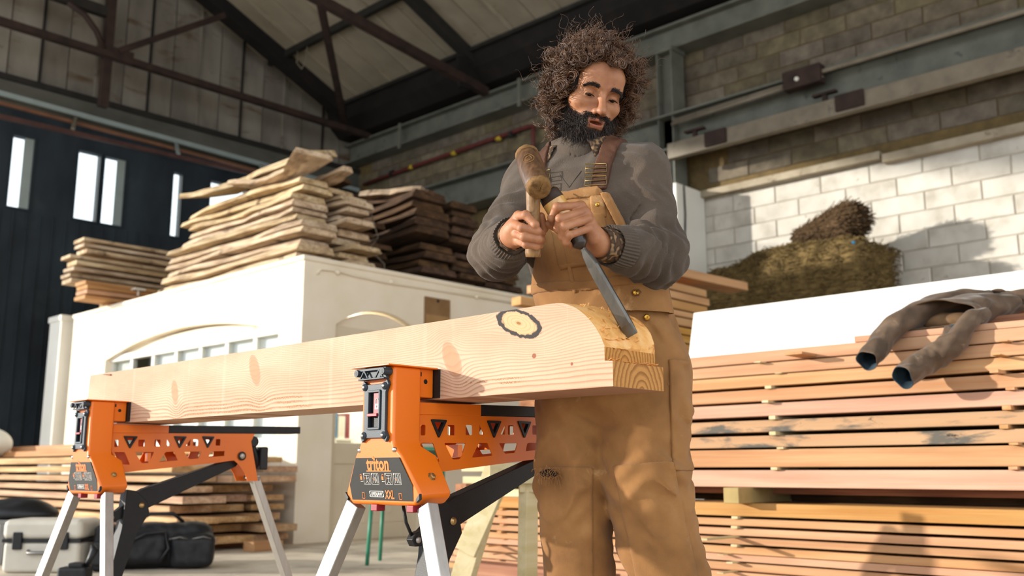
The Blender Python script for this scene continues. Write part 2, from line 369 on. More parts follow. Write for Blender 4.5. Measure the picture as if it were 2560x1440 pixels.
k = MB(); k.box((3.4, YF - .16, 6.36), (11.2, YF + .1, 6.45)); k.xf(L0); k.build('sill_beam', M['steel_dark'], wf)
slots = [(3.75, 4.05), (4.88, 5.18), (5.85, 6.19), (6.27, 6.6), (7.43, 7.58), (8.11, 8.8), (9.2, 9.5)]
z0, z1 = 4.49, 5.58
k = MB(); k.box((3.4, YF, 0), (11.2, YF + .1, z0)); k.box((3.4, YF, z1), (11.2, YF + .1, 6.02))
xs = 3.4
for a, c in slots + [(11.2, 11.2)]:
    k.box((xs, YF, z0), (a, YF + .1, z1)); xs = c
k.xf(L0); k.build('lower_cladding', M['clad_dark'], wf)
for i in range(40):   # ribs of the dark sheeting
    x = 3.45 + i * .19
    k = MB(); k.box((x, YF - .02, 0), (x + .03, YF, z0 - .05)); k.xf(L0); k.build('sheet_rib', M['clad_dark'], wf)
for i, (a, c) in enumerate(slots):
    wn = empty('window_%d' % (i + 1), (a, YF, z0), kind='structure'); L1 = Matrix.Translation((-a, -YF, -z0))
    k = MB(); k.box((a, YF + .06, z0), (c, YF + .066, z1)); k.xf(L1); k.build('pane', M['glass'], wn)
    k = MB()
    k.box((a - .03, YF - .03, z0 - .03), (a, YF + .02, z1 + .03)); k.box((c, YF - .03, z0 - .03), (c + .03, YF + .02, z1 + .03))
    k.box((a, YF - .03, z0 - .03), (c, YF + .02, z0)); k.box((a, YF - .03, z1), (c, YF + .02, z1 + .03)); k.xf(L1); k.build('frame', M['clad_dark'], wn)
    if i in (1, 3):   # pale strip standing in for the half-bright window reveal
        k = MB(); k.box((c - .14, YF - .012, z0), (c, YF - .008, z1)); k.xf(L1); k.build('pale_insert', M['steel_pale'], wn)
# rails along the gable wall
og = empty('wall_rail', (7, 14.6, 6), 'pale green rail with rusty bars braced along the gable wall', 'rail'); L0 = Matrix.Translation((-7, -14.6, -6))
k = MB(); k.bar((3.4, 14.75, 6.10), (11.1, 14.75, 5.99), .05, .075); k.xf(L0); k.build('green_rail', M['steel_pale'], og)
k = MB(); k.bar((3.4, 14.6, 5.90), (10.5, 14.6, 5.80), .05, .045); k.xf(L0); k.build('orange_bar', M['steel_orange'], og)
k = MB(); k.bar((3.4, 14.0, 5.46), (10.5, 14.0, 5.58), .06, .06); k.xf(L0); k.build('red_bar', M['steel_red'], og)
for x in (3.9, 5.35, 7.0, 8.6, 10.15):
    k = MB(); k.bar((x + .32, 14.75, 6.0), (x, 14.0, 5.55), .05, .05); k.xf(L0); k.build('stay', M['steel_cream' if x < 7 else 'steel_pale'], og)
# ================================================================== wood materials
M['board'] = mk('sawn_softwood', ['a67a50', 'b4885c', 'bf956a'], sc=(.5, 3, 6), ns=2.5, det=4, rough=.8, bump=.25, bsc=30, bst=(1, 12, 12), rnd=.07, hue=.025, grain=('a8683e', (.35, 14, 22), 1.6, .45), stain=('6b4a33', 1.0, .73, .04, (1.4, 5, 9)))
M['board_pink'] = mk('pink_sawn_softwood', ['ad805f', 'b98d6c', 'c49b79'], sc=(.5, 3, 6), ns=2.5, det=4, rough=.8, bump=.25, bsc=30, bst=(1, 12, 12), rnd=.06, hue=.03, grain=('b37450', (.35, 14, 22), 1.6, .4), stain=('705038', 1.1, .74, .04, (1.4, 5, 9)))
M['board_mould'] = mk('mould_stained_softwood', ['a5815f', 'b18e6c'], sc=(.5, 3, 6), ns=2.5, rough=.85, bump=.25, bsc=30, bst=(1, 12, 12), rnd=.04, grain=('b07a52', (.35, 14, 22), 1.6, .35), stain=[('5b564e', 1.6, .52, .08, (1.2, 2, 5)), ('2e2b28', 5, .64, .05, (1.5, 2, 3))])
M['board_yellow'] = mk('yellow_sawn_softwood', ['a87c4a', 'b88a56', 'c39862'], sc=(.5, 3, 6), ns=2.5, rough=.8, rnd=.1, hue=.03, grain=('9a6a34', (.35, 14, 22), 1.5, .4))
M['board_pale'] = mk('pale_softwood', ['b5a780', 'c2b48e', 'cabe9c'], sc=(.5, 3, 6), ns=2.5, rough=.8, rnd=.05, grain=('a8975f', (.35, 10, 14), 1.6, .35), stain=('8a7a4a', 3, .7, .05))
M['board_old'] = mk('weathered_waney_board', ['a08768', 'c4ab8a', 'dfcbab'], sc=(1, 2, 5), ns=3, det=6, rough=.9, bump=.5, bsc=30, bst=(1, 8, 14), rnd=.14, hue=.025, grain=('5e4530', (.5, 8, 14), 1.8, .55), stain=('4a3626', 2.6, .6, .1))
M['board_dark'] = mk('dark_waney_board', ['3a2a1e', '513b2a', '6b5039'], sc=(1, 2, 5), ns=3, det=6, rough=.92, bump=.6, bsc=30, bst=(1, 8, 14), rnd=.22, hue=.03, grain=('23180f', (.5, 8, 14), 1.8, .6))
M['board_red'] = mk('reddish_brown_board', ['7d4c2e', '9a6540', 'ad7a52'], sc=(.5, 3, 6), ns=2.5, rough=.8, rnd=.16, hue=.03, grain=('57311d', (.35, 14, 22), 1.6, .5))
M['board_pile'] = mk('reclaimed_softwood', ['9a7655', 'b8936e', 'cdac88'], sc=(.5, 3, 6), ns=2.5, rough=.8, rnd=.16, hue=.03, grain=('6b452b', (.35, 14, 22), 1.6, .5))
def board(name, label, cat, group, L, w, t, loc, rz=0, mat='board', ry=0, rx=0, n=1, wany=0, bow=0, seed=0, jit=.0, taper=0):
    """a board lying along its local x; wany = wavy edges, bow = bend upwards along the length"""
    r = random.Random(seed); k = MB(); vs = []; fs = []
    ph = [r.uniform(0, 6.28) for _ in range(8)]
    for i in range(n + 1):
        u = i / n; x = (u - .5) * L
        def wv(a): return wany * (math.sin(u * 5.3 + ph[a]) + .6 * math.sin(u * 13.7 + ph[a + 1]) + .4 * r.uniform(-1, 1)) if wany else 0
        wl = w / 2 * (1 - taper * u) + wv(0); wr = w / 2 * (1 - taper * u) + wv(2); zo = bow * (2 * u - 1) ** 2 + (wany * .25 * math.sin(u * 9 + ph[4]) if wany else 0)
        e = .25 * t if wany else 0
        tt = t * (1 + (r.uniform(-.15, .15) if wany else 0))
        ends = r.uniform(-jit, jit) if i in (0, n) else 0
        vs += [(x + ends, -wl - e, zo - tt / 2), (x + ends, wr + e, zo - tt / 2), (x - ends, wr - e, zo + tt / 2), (x - ends, -wl + e, zo + tt / 2)]
    for i in range(n):
        for j in range(4): a = i * 4 + j; c = i * 4 + (j + 1) % 4; fs.append((a, c, c + 4, a + 4))
    fs += [(3, 2, 1, 0), tuple(n * 4 + j for j in range(4))]
    k.add(vs, fs); me = k.mesh(name, M[mat])
    if not wany:
        bm = bmesh.new(); bm.from_mesh(me); bmesh.ops.bevel(bm, geom=list(bm.edges), offset=min(.003, t * .08), segments=1, affect='EDGES'); bm.to_mesh(me); bm.free()
    o = mesh_obj(name, me, None, loc); o.rotation_euler = (rx, ry, rz)
    return tag(o, label, cat, group)
ORD = ['topmost', 'second', 'third', 'fourth', 'fifth', 'sixth', 'seventh', 'eighth', 'ninth', 'tenth', 'eleventh', 'twelfth', 'thirteenth', 'fourteenth', 'fifteenth', 'sixteenth', 'seventeenth', 'eighteenth', 'nineteenth', 'twentieth',
       'twenty-first', 'twenty-second', 'twenty-third', 'twenty-fourth', 'twenty-fifth', 'twenty-sixth', 'twenty-seventh', 'twenty-eighth']
def nth(i): return 'topmost' if i == 0 else ORD[i] + ' from the top'
HP = R(90)
# ================================================================== the white office
ox, oy, oh = 5.22, 7.76, 2.66
of = empty('site_office', (ox, oy, 0), 'flat roofed white and cream rendered office carrying stacks of boards', 'office')
LO = Matrix.Translation((-ox, -oy, 0))
# walls: face towards -x has the long window, face towards -y has the doorway
wy0, wy1, wz0, wz1 = 8.15, 12.0, .9, 2.0
k = MB()
k.box((ox, oy, 0), (ox + .2, wy0, oh)); k.box((ox, wy1, 0), (ox + .2, 13.05, oh)); k.box((ox, wy0, 0), (ox + .2, wy1, wz0))
arc = [(wy0 + (wy1 - wy0) * i / 16, wz1 + .22 * (1 - (2 * i / 16 - 1) ** 2)) for i in range(17)]
k.prism([(wy1, oh), (wy0, oh)] + arc, 'x', ox, ox + .2)
dx0, dx1, dh = 5.61, 6.72, 2.06
k.box((ox + .2, oy, 0), (dx0, oy + .2, oh)); k.box((dx1, oy, 0), (9.4, oy + .2, oh))
arc = [(dx0 + (dx1 - dx0) * i / 14, dh + .19 * (1 - (2 * i / 14 - 1) ** 2)) for i in range(15)]
k.prism([(dx1, oh), (dx0, oh)] + arc, 'y', oy, oy + .2)
k.box((9.2, oy + .2, 0), (9.4, 13.05, oh)); k.box((ox + .2, 12.85, 0), (9.2, 13.05, oh))
k.xf(LO); k.build('wall', M['white_render'], of)
k = MB(); k.box((ox - .02, oy - .02, oh - .02), (9.42, 13.07, oh + .03)); k.xf(LO); k.build('roof', M['white_render'], of, bevel=.01)
k = MB(); k.tube([(5.36, oy - .012, 2.52), (5.4, oy - .015, 2.575), (5.6, oy - .02, 2.585), (5.75, oy - .016, 2.57), (6.2, oy - .02, 2.555), (7.0, oy - .016, 2.57), (9.0, oy - .016, 2.58)], .013, 6)
for xx in (5.6, 6.28, 7.5): k.tube([(xx - .03, oy - .015, 2.575), (xx, oy - .02, 2.57), (xx + .03, oy - .015, 2.57)], [.01, .03, .01], 8)
k.xf(LO); k.build('cable', M['white_render'], of, smooth=True)
# arched panel, door leaf with glazed top
k = MB()
arc = [(dx0 + .02 + (dx1 - dx0 - .04) * i / 14, dh + .17 * (1 - (2 * i / 14 - 1) ** 2)) for i in range(15)]
k.prism([(dx1 - .02, dh - .05), (dx0 + .02, dh - .05)] + arc, 'y', oy + .07, oy + .1); k.xf(LO); k.build('arch_panel', M['white_render'], of)
k = MB(); k.box((dx0, oy + .03, 1.93), (dx1, oy + .14, 2.05)); k.box((dx0, oy + .05, 0), (dx0 + .03, oy + .14, 1.93)); k.box((dx1 - .05, oy + .05, 0), (dx1, oy + .14, 1.93)); k.xf(LO); k.build('door_frame', M['cream_paint'], of, bevel=.006)
do = MB(); a, c = dx0 + .03, dx1 - .05
do.box((a, oy + .06, 0), (a + .05, oy + .1, 1.93)); do.box((c - .1, oy + .06, 0), (c, oy + .1, 1.93)); do.box((a + .05, oy + .06, .72), (c - .1, oy + .1, .92)); do.box((a + .05, oy + .06, 0), (c - .1, oy + .1, .15)); do.box((a + .05, oy + .06, 1.83), (c - .1, oy + .1, 1.93))
do.box((a + .05, oy + .075, .15), (c - .1, oy + .09, .72)); do.box((a + .42, oy + .06, .15), (a + .5, oy + .1, .72)); do.box((a + .05, oy + .06, 1.3), (c - .1, oy + .1, 1.36))
for q in (.16, .56): do.box((a + q, oy + .066, .24), (a + q + .22, oy + .08, .62))
do.xf(LO); dobj = do.build('door', M['cream_paint'], of, bevel=.004)
k = MB(); k.box((a + .05, oy + .078, .92), (c - .1, oy + .084, 1.83)); k.xf(LO); k.build('door_pane', M['glass'], dobj)
k = MB(); k.lathe((c - .05, oy + .06, .98), (0, -1, 0), [(0, .012), (.04, .012), (.045, .028), (.06, .028), (.07, .015)], 10); k.xf(LO); k.build('door_knob', M['steel_pale'], dobj, smooth=True)
# inside: pale back wall, shelf with books (seen through the door glass)
k = MB(); k.box((ox + .22, 9.2, 0), (9.2, 9.25, oh - .05)); k.xf(LO); k.build('partition', M['white_paint'], of)
k = MB(); k.box((5.7, 8.72, .98), (6.6, 9.0, 1.0)); k.box((5.7, 8.72, .0), (5.74, 9.0, .98)); k.box((6.56, 8.72, .0), (6.6, 9.0, .98)); k.box((5.7, 8.72, .55), (6.6, 9.0, .57))
sh = tag(k.build('shelf_unit', M['white_paint']), 'white shelf unit seen through the office door glass', 'shelf')
hues = ['33507a', '8a2a2a', 'd8d4c8', '2f4a6a', '27313a', 'b9b4a6', '6a2530', '3d6a8a', 'c8c2b4', '7a2d35']
bn = ['blue', 'red', 'white', 'navy', 'black', 'beige', 'maroon', 'light blue', 'ivory', 'crimson']
xx = 5.76
for i, h in enumerate(hues):
    m_ = mk('book_' + bn[i].replace(' ', '_'), [h], rough=.6); w_ = .05 + .02 * (i % 3)
    k = MB(); k.box((xx, 8.74, 1.0), (xx + w_, 8.95, 1.24 + .03 * (i % 4)))
    k.box((xx + .004, 8.745, 1.002), (xx + w_ - .004, 8.952, 1.235 + .03 * (i % 4)))
    ob_ = rebase(k.build('book', m_), (xx, 8.74, 1.0)); tag(ob_, '%s book on the shelf behind the office door glass' % bn[i], 'book', 'books behind the office door'); xx += w_ + .012
# long window in the bright face
fr = MB(); fr.box((ox + .08, wy0, wz0), (ox + .14, wy1, wz0 + .07)); fr.box((ox + .06, wy0, wz1 - .02), (ox + .16, wy1, wz1 + .06))
ys_ = [wy0 + i * (wy1 - wy0) / 7 for i in range(8)]
for y_ in ys_: fr.box((ox + .08, y_ - .035, wz0), (ox + .14, y_ + .035, wz1))
fr.xf(LO); fo = fr.build('window_frame', M['white_paint'], of, bevel=.005)
arc = [(wy0 + (wy1 - wy0) * i / 16, wz1 + .05 + .15 * (1 - (2 * i / 16 - 1) ** 2)) for i in range(17)]
k = MB(); k.prism([(wy1, wz1 + .02), (wy0, wz1 + .02)] + arc, 'x', ox + .1, ox + .13); k.xf(LO); k.build('arch_panel', M['white_render'], of)
for i in range(7):
    k = MB(); k.box((ox + .105, ys_[i] + .035, wz0 + .07), (ox + .112, ys_[i + 1] - .035, wz1 - .02)); k.xf(LO); k.build('window_pane', M['glass'], fo)
M['pale_insert'] = mk('white_insert', ['dedbd2', 'e6e4dd'], ns=2, rough=.8)  # white sheets added behind the panes to catch the sun and whiten them
for i in (0, 1, 2, 3, 4, 6):
    k = MB(); k.box((ox + .15, ys_[i] + .01, wz0 + .02), (ox + .155, ys_[i + 1] - .01, wz1)); k.xf(LO); k.build('pale_insert', M['pale_insert'], of)
k = MB(); k.box((ox - .008, 12.35, 1.62), (ox, 12.75, 1.95)); k.xf(LO); k.build('notice', M['white_paint'], of)
k = MB()
for i in range(6): k.box((ox - .01, 12.4, 1.68 + .04 * i), (ox - .007, 12.68 - .03 * (i % 3), 1.695 + .04 * i))
k.xf(LO); k.build('notice_lines', M['steel_pale'], of)
M['card'] = mk('brown_card', ['7d5f3e', '8f6f4a'], ns=6, rough=.85)
M['card2'] = mk('lighter_brown_card', ['9c7a50', 'a98659'], ns=6, rough=.85)
k = MB(); k.box((6.74, oy - .02, 2.10), (7.1, oy - .002, 2.48)); co = tag(k.build('cardboard_sheet', M['card']), 'brown cardboard sheet fixed to the cream office wall', 'cardboard')
k = MB(); k.box((6.75, oy - .026, 2.10), (7.09, oy - .02, 2.29)); k.build('lower_flap', M['card2'], co)
k = MB(); k.cyl((6.92, oy - .025, 2.45), (6.92, oy - .02, 2.45), .018, 10); k.build('hole', M['steel_dark'], co)
# white column at the far end of the office
k = MB(); k.box((5.12, 13.2, 0), (5.5, 13.6, 2.7)); k.box((5.1, 13.18, 2.62), (5.52, 13.62, 2.7)); tag(k.build('white_column', M['white_paint'], bevel=.01), 'tall white square column at the far left end of the office', 'column')

# ================================================================== boards stored on the office roof
zt = oh + .03
def layer_pile(pile, place, z, layers, y0, y1, x0, ws, t, gap, mat, wany, name='waney_board', grp=None, axis='y', jl=.15, start=0, bow=0, seed=1, jw=.05):
    """stack of layers; each layer holds boards side by side; built from the bottom, labelled from the top"""
    r = random.Random(seed); zc = z
    for i in range(layers):
        x = x0 + r.uniform(-jw, jw)
        for j, w in enumerate(ws):
            a = y0 + r.uniform(-jl, jl); c = y1 + r.uniform(-jl, jl)
            tt = t * r.uniform(.85, 1.15)
            w2 = (w * r.uniform(.86, .97) if not wany else w * .93 - wany * 2.2)
            lab = '%s %s %s, %s' % (pile, name.replace('_', ' '), place[j] if place else '', nth(layers - 1 - i + start))
            lab = ' '.join(lab.replace(' ,', ',').split())
            if axis == 'y': loc = (x + w / 2, (a + c) / 2, zc + t / 2); rz = HP
            else: loc = ((a + c) / 2, x + w / 2, zc + t / 2); rz = 0
            board(name, lab, 'board', grp, c - a, w2, tt, loc, rz + r.uniform(-.015, .015), mat, n=8 if wany else 1, wany=wany, bow=bow, seed=r.randint(0, 9999), jit=.01 if wany else .003)
            x += w
        zc += t + gap
    return zc
# lit pile: lower tier, upper tier
zc = layer_pile('pale', ['at the sunny side of the lower lit stack', 'at the inner side of the lower lit stack'], zt + .05, 6, 8.12, 11.0, 5.36, [.5, .46], .06, .027, 'board_old', .026, grp='waney boards in the lower lit stack', jl=.14, seed=11)
zc = layer_pile('crooked', ['at the sunny side of the upper lit stack', 'at the inner side of the upper lit stack'], zc + .01, 5, 8.3, 10.65, 5.42, [.5, .46], .055, .03, 'board_old', .032, grp='waney boards in the upper lit stack', jl=.16, seed=12)
ztop = zc
board('waney_board', 'broad tilted waney slab lying across the top of the lit stack', 'board', 'loose slabs on the lit stack', 2.3, .42, .06, (5.62, 9.4, ztop + .17), HP + .05, 'board_old', ry=R(1), n=10, wany=.05, bow=.05, seed=3, rx=R(-14))
board('waney_board', 'curved slab bending upwards at the near end of the lit stack', 'board', 'loose slabs on the lit stack', 1.5, .3, .05, (5.5, 8.75, ztop + .02), HP - .1, 'board_old', n=10, wany=.05, bow=.09, seed=4)
board('waney_board', 'short crooked slab beside the curved slab on the lit stack', 'board', 'loose slabs on the lit stack', 1.3, .22, .05, (6.0, 8.75, ztop + .03), HP - .1, 'board_old', n=10, wany=.05, bow=.07, seed=5)
board('waney_board', 'narrow brown offcut lying on the inner edge of the lit stack', 'board', 'loose slabs on the lit stack', 1.0, .2, .05, (6.15, 9.05, ztop + .13), HP + .3, 'board_dark', n=8, wany=.03, seed=6)
for i, (yy, zz) in enumerate(((8.3, zt + .02), (9.5, zt + .02), (10.8, zt + .02))):
    board('bearer', ('near', 'middle', 'far')[i] + ' bearer under the lit stack on the office roof', 'timber', 'bearers under the lit stack', 1.0, .09, .045, (5.86, yy, zt + .024), 0, 'board_old', seed=i)
# dark piles further along the roof
zc = layer_pile('dark brown', ['at the front of the dark low stack', 'at the back of the dark low stack'], zt + .05, 6, 8.5, 11.0, 7.25, [.58, .5], .07, .024, 'board_dark', .028, grp='waney boards in the dark stack', jl=.1, seed=21)
zc = layer_pile('bowed dark', ['at the front of the dark high stack', 'at the back of the dark high stack'], zc + .01, 5, 8.45, 11.2, 7.12, [.6, .5], .075, .03, 'board_dark', .03, grp='waney boards in the dark stack', jl=.06, bow=.07, seed=22, jw=.03)
board('waney_board', 'grey short plank lying on top of the dark stack', 'board', 'loose planks on the dark stack', .8, .24, .07, (7.25, 8.95, zc + .12), HP + .5, 'board_old', n=8, wany=.02, seed=8)
board('waney_board', 'split dark plank under the grey plank on the dark stack', 'board', 'loose planks on the dark stack', 1.2, .24, .06, (7.3, 9.0, zc + .05), HP + .25, 'board_dark', n=8, wany=.03, seed=9)
layer_pile('brown', ['in the dark stack nearest the block wall'], zt + .05, 9, 8.7, 11, 8.35, [.75], .07, .025, 'board_dark', .03, grp='boards in the stack nearest the wall', jl=.15, seed=23, jw=.1)
layer_pile('brown', ['in the dark stack between the two big stacks'], zt + .02, 9, 8.95, 11, 6.5, [.62], .065, .03, 'board_dark', .03, grp='boards in the middle dark stack', jl=.2, seed=24, jw=.03)
k = MB(); k.tube([(6.62, 8.6, 3.62), (6.72, 8.55, 3.25), (6.6, 8.55, 3.1), (6.78, 8.5, 2.95), (6.8, 8.5, zt + .01)], .008, 5); k.tube([(6.72, 8.55, 3.25), (6.4, 8.4, 3.1)], .006, 5)
tag(k.build('cord', M['steel_cream'], smooth=True), 'thin pale cord hanging between the board stacks on the office roof', 'cord')
# small piles at the far left end of the roof
layer_pile('grey', ['in the far office pile'], zt + .30, 8, 4.95, 7.2, 12.35, [.34], .05, .03, 'board_old', 0, name='stored_board', grp='boards in the far pile', axis='x', jl=.12, seed=31)
layer_pile('grey', ['in the far office pile'], zt + .03, 4, 5.4, 7.2, 12.38, [.3], .045, .02, 'board_old', 0, name='stored_board', grp='boards in the far pile', axis='x', jl=.08, start=8, seed=32)
layer_pile('orange', ['jutting over the far roof edge'], zt + .04, 4, 4.85, 5.75, 11.9, [.34], .05, .012, 'board', 0, name='stored_board', grp='boards jutting over the roof edge', axis='x', jl=.08, seed=33)
k = MB(); k.box((5.45, 11.82, zt), (5.62, 11.98, zt + .015)); k.cyl((5.53, 11.9, zt + .01), (5.53, 11.9, zt + .24), .016, 8); k.box((5.46, 11.84, zt + .22), (5.6, 11.96, zt + .245))
tag(k.build('jack_stand', M['white_paint']), 'small white metal jack stand on the far left roof edge', 'stand')

# ================================================================== low pile on the floor in front of the office
layer_pile('sunlit', ['at the front of the floor pile', 'in the middle of the floor pile', 'at the back of the floor pile'], .06, 9, 7.62, 12.6, 3.92, [.40, .40, .38], .055, .028, 'board_pile', 0, name='reclaimed_board', grp='boards in the floor pile', jl=.24, seed=41, jw=.05)
for i, yy in enumerate((7.95, 9.6, 11.6)):
    board('bearer', ('near', 'middle', 'far')[i] + ' bearer under the floor pile of reclaimed boards', 'timber', 'bearers under the floor pile', 1.2, .1, .058, (4.58, yy, .03), 0, 'board_red', seed=i)
zp = .06 + 9 * .083
for i, (xx, ya_, yb_, w_) in enumerate(((4.35, 9.2, 13.0, .3), (4.75, 8.4, 12.8, .35), (4.5, 10.4, 13.2, .28))):
    board('reclaimed_board', ['wide pale board loose on the floor pile', 'long brown board loose at the back of the floor pile', 'short thick board crowning the floor pile'][i], 'board', 'loose boards on the floor pile', yb_ - ya_, w_, .06, (xx, (ya_ + yb_) / 2, zp + .03 + (.065 if i == 2 else 0)), HP, 'board', seed=50 + i)
board('reclaimed_board', 'short light block end at the foot of the floor pile', 'timber', None, .3, .14, .08, (4.62, 7.3, .041), .1, 'board', seed=60)

# fill light added to brighten the office interior
ld = bpy.data.lights.new('office_fill_light', 'AREA'); ld.energy = 90; ld.size = 1.2; ld.color = (1, .97, .92)
lo_ = bpy.data.objects.new('office_fill_light', ld); SC.collection.objects.link(lo_); lo_.location = (6.6, 8.5, 2.5)
# ================================================================== solid modelling on a grid (for soft and organic shapes)
class Grid:
    def __init__(s, lo, hi, h):
        s.lo = np.array(lo, float); s.h = h
        n = np.ceil((np.array(hi) - s.lo) / h).astype(int) + 1
        s.X, s.Y, s.Z = np.meshgrid(*[(s.lo[i] + h * np.arange(n[i])).astype(np.float32) for i in range(3)], indexing='ij', sparse=True)
        s.n = n
def smin(a, b, k):
    if k <= 0: return np.minimum(a, b)
    h = np.clip(.5 + .5 * (b - a) / k, 0, 1); return b + (a - b) * h - k * h * (1 - h)
def smax(a, b, k): return -smin(-a, -b, k)
def sphere(g, c, r): return np.sqrt((g.X - c[0]) ** 2 + (g.Y - c[1]) ** 2 + (g.Z - c[2]) ** 2) - r
def local(g, c, ax):
    """coordinates in a frame: ax = 3 unit vectors"""
    x, y, z = g.X - c[0], g.Y - c[1], g.Z - c[2]
    return [x * a[0] + y * a[1] + z * a[2] for a in ax]
WAX = ((1, 0, 0), (0, 1, 0), (0, 0, 1))
def ellip(g, c, r, ax=WAX):
    u, v, w = local(g, c, ax)
    k0 = np.sqrt((u / r[0]) ** 2 + (v / r[1]) ** 2 + (w / r[2]) ** 2); k1 = np.sqrt((u / r[0] ** 2) ** 2 + (v / r[1] ** 2) ** 2 + (w / r[2] ** 2) ** 2)
    return (k0 * (k0 - 1) / np.maximum(k1, 1e-6)).astype(np.float32)
def cap(g, a, b, ra, rb):
    a = np.array(a, float); b = np.array(b, float); d = b - a; L2 = max(d @ d, 1e-9)
    x, y, z = g.X - a[0], g.Y - a[1], g.Z - a[2]
    t = np.clip((x * d[0] + y * d[1] + z * d[2]) / L2, 0, 1)
    return np.sqrt((x - t * d[0]) ** 2 + (y - t * d[1]) ** 2 + (z - t * d[2]) ** 2) - (ra + (rb - ra) * t)
def rbox(g, c, half, r, ax=WAX):
    q = [np.abs(u) - (h - r) for u, h in zip(local(g, c, ax), half)]
    return np.sqrt(sum(np.maximum(k, 0) ** 2 for k in q)) + np.minimum(np.maximum(np.maximum(q[0], q[1]), q[2]), 0) - r
def chain(g, pts, rad, k=.01):
    d = None
    for i in range(len(pts) - 1):
        e = cap(g, pts[i], pts[i + 1], rad[i], rad[i + 1]); d = e if d is None else smin(d, e, k)
    return d
def waves(g, f, seed, n=7, ax=None):
    """cheap smooth pseudo noise in -1..1"""
    r = np.random.default_rng(seed); out = 0
    for i in range(n):
        v = r.normal(size=3); v /= np.linalg.norm(v); v *= f * r.uniform(.6, 1.5)
        if ax is not None: v = v * np.array(ax)
        out = out + np.sin(g.X * v[0] + g.Y * v[1] + g.Z * v[2] + r.uniform(0, 6.28) + (out if i else 0) * .8)
    return out / n * 1.6
def nets(g, f):
    """naive surface nets -> verts, quads"""
    f = np.asarray(np.broadcast_to(f, g.n), np.float32); s = f < 0
    nx, ny, nz = f.shape
    cnt = np.zeros((nx - 1, ny - 1, nz - 1), np.int8)
    for i in (0, 1):
        for j in (0, 1):
            for k in (0, 1): cnt += s[i:nx - 1 + i, j:ny - 1 + j, k:nz - 1 + k]
    I, J, K = np.nonzero((cnt > 0) & (cnt < 8))
    acc = np.zeros((len(I), 3)); num = np.zeros(len(I))
    C = [(0, 0, 0), (1, 0, 0), (0, 1, 0), (1, 1, 0), (0, 0, 1), (1, 0, 1), (0, 1, 1), (1, 1, 1)]
    for a in range(8):
        for b_ in range(a + 1, 8):
            if sum(abs(p - q) for p, q in zip(C[a], C[b_])) != 1: continue
            fa = f[I + C[a][0], J + C[a][1], K + C[a][2]]; fb = f[I + C[b_][0], J + C[b_][1], K + C[b_][2]]
            x = (fa < 0) != (fb < 0); t = np.where(x, fa / np.where(x, fa - fb, 1), 0)
            pa = np.array(C[a]); d = np.array(C[b_]) - pa
            acc += np.where(x[:, None], pa + t[:, None] * d, 0); num += x
    V = g.lo + g.h * (np.stack([I, J, K], 1) + acc / num[:, None])
    idx = np.full(cnt.shape, -1, np.int32); idx[I, J, K] = np.arange(len(I))
    Q = []
    sx = s[:-1, 1:-1, 1:-1] != s[1:, 1:-1, 1:-1]; i, j, k = np.nonzero(sx); j += 1; k += 1
    q = np.stack([idx[i, j - 1, k - 1], idx[i, j, k - 1], idx[i, j, k], idx[i, j - 1, k]], 1); fl = ~s[i, j, k]; q[fl] = q[fl][:, ::-1]; Q.append(q)
    sy = s[1:-1, :-1, 1:-1] != s[1:-1, 1:, 1:-1]; i, j, k = np.nonzero(sy); i += 1; k += 1
    q = np.stack([idx[i - 1, j, k - 1], idx[i - 1, j, k], idx[i, j, k], idx[i, j, k - 1]], 1); fl = ~s[i, j, k]; q[fl] = q[fl][:, ::-1]; Q.append(q)
    sz = s[1:-1, 1:-1, :-1] != s[1:-1, 1:-1, 1:]; i, j, k = np.nonzero(sz); i += 1; j += 1
    q = np.stack([idx[i - 1, j - 1, k], idx[i, j - 1, k], idx[i, j, k], idx[i - 1, j, k]], 1); fl = ~s[i, j, k]; q[fl] = q[fl][:, ::-1]; Q.append(q)
    return V, np.concatenate(Q)
def np_mesh(name, V, Q, mats, smooth=True):
    me = bpy.data.meshes.new(name); me.vertices.add(len(V)); me.vertices.foreach_set('co', np.asarray(V, np.float32).ravel())
    k = Q.shape[1]; me.loops.add(len(Q) * k); me.loops.foreach_set('vertex_index', Q.astype(np.int32).ravel())
    me.polygons.add(len(Q)); me.polygons.foreach_set('loop_start', np.arange(0, len(Q) * k, k, dtype=np.int32))
    try: me.polygons.foreach_set('loop_total', np.full(len(Q), k, np.int32))
    except Exception: pass
    for m_ in (mats if isinstance(mats, (list, tuple)) else [mats]): me.materials.append(m_)
    me.update(calc_edges=True); me.validate()
    if smooth: me.shade_smooth()
    return me
def relax(V, Q, it=1, lam=.5):
    E = np.concatenate([Q[:, [0, 1]], Q[:, [1, 2]], Q[:, [2, 3]], Q[:, [3, 0]]])
    for _ in range(it):
        acc = np.zeros_like(V); num = np.zeros(len(V))
        for c in range(3): acc[:, c] = np.bincount(E[:, 0], V[E[:, 1], c], len(V)) + np.bincount(E[:, 1], V[E[:, 0], c], len(V))
        num = np.bincount(E[:, 0], minlength=len(V)) + np.bincount(E[:, 1], minlength=len(V))
        V = V + lam * (acc / np.maximum(num, 1)[:, None] - V)
    return V
def solid(name, g, f, mat, parent=None, off=(0, 0, 0), it=1, lam=.4):
    V, Q = nets(g, f); V = relax(V, Q, it, lam) - np.array(off)
    return mesh_obj(name, np_mesh(name, V, Q, mat), parent)
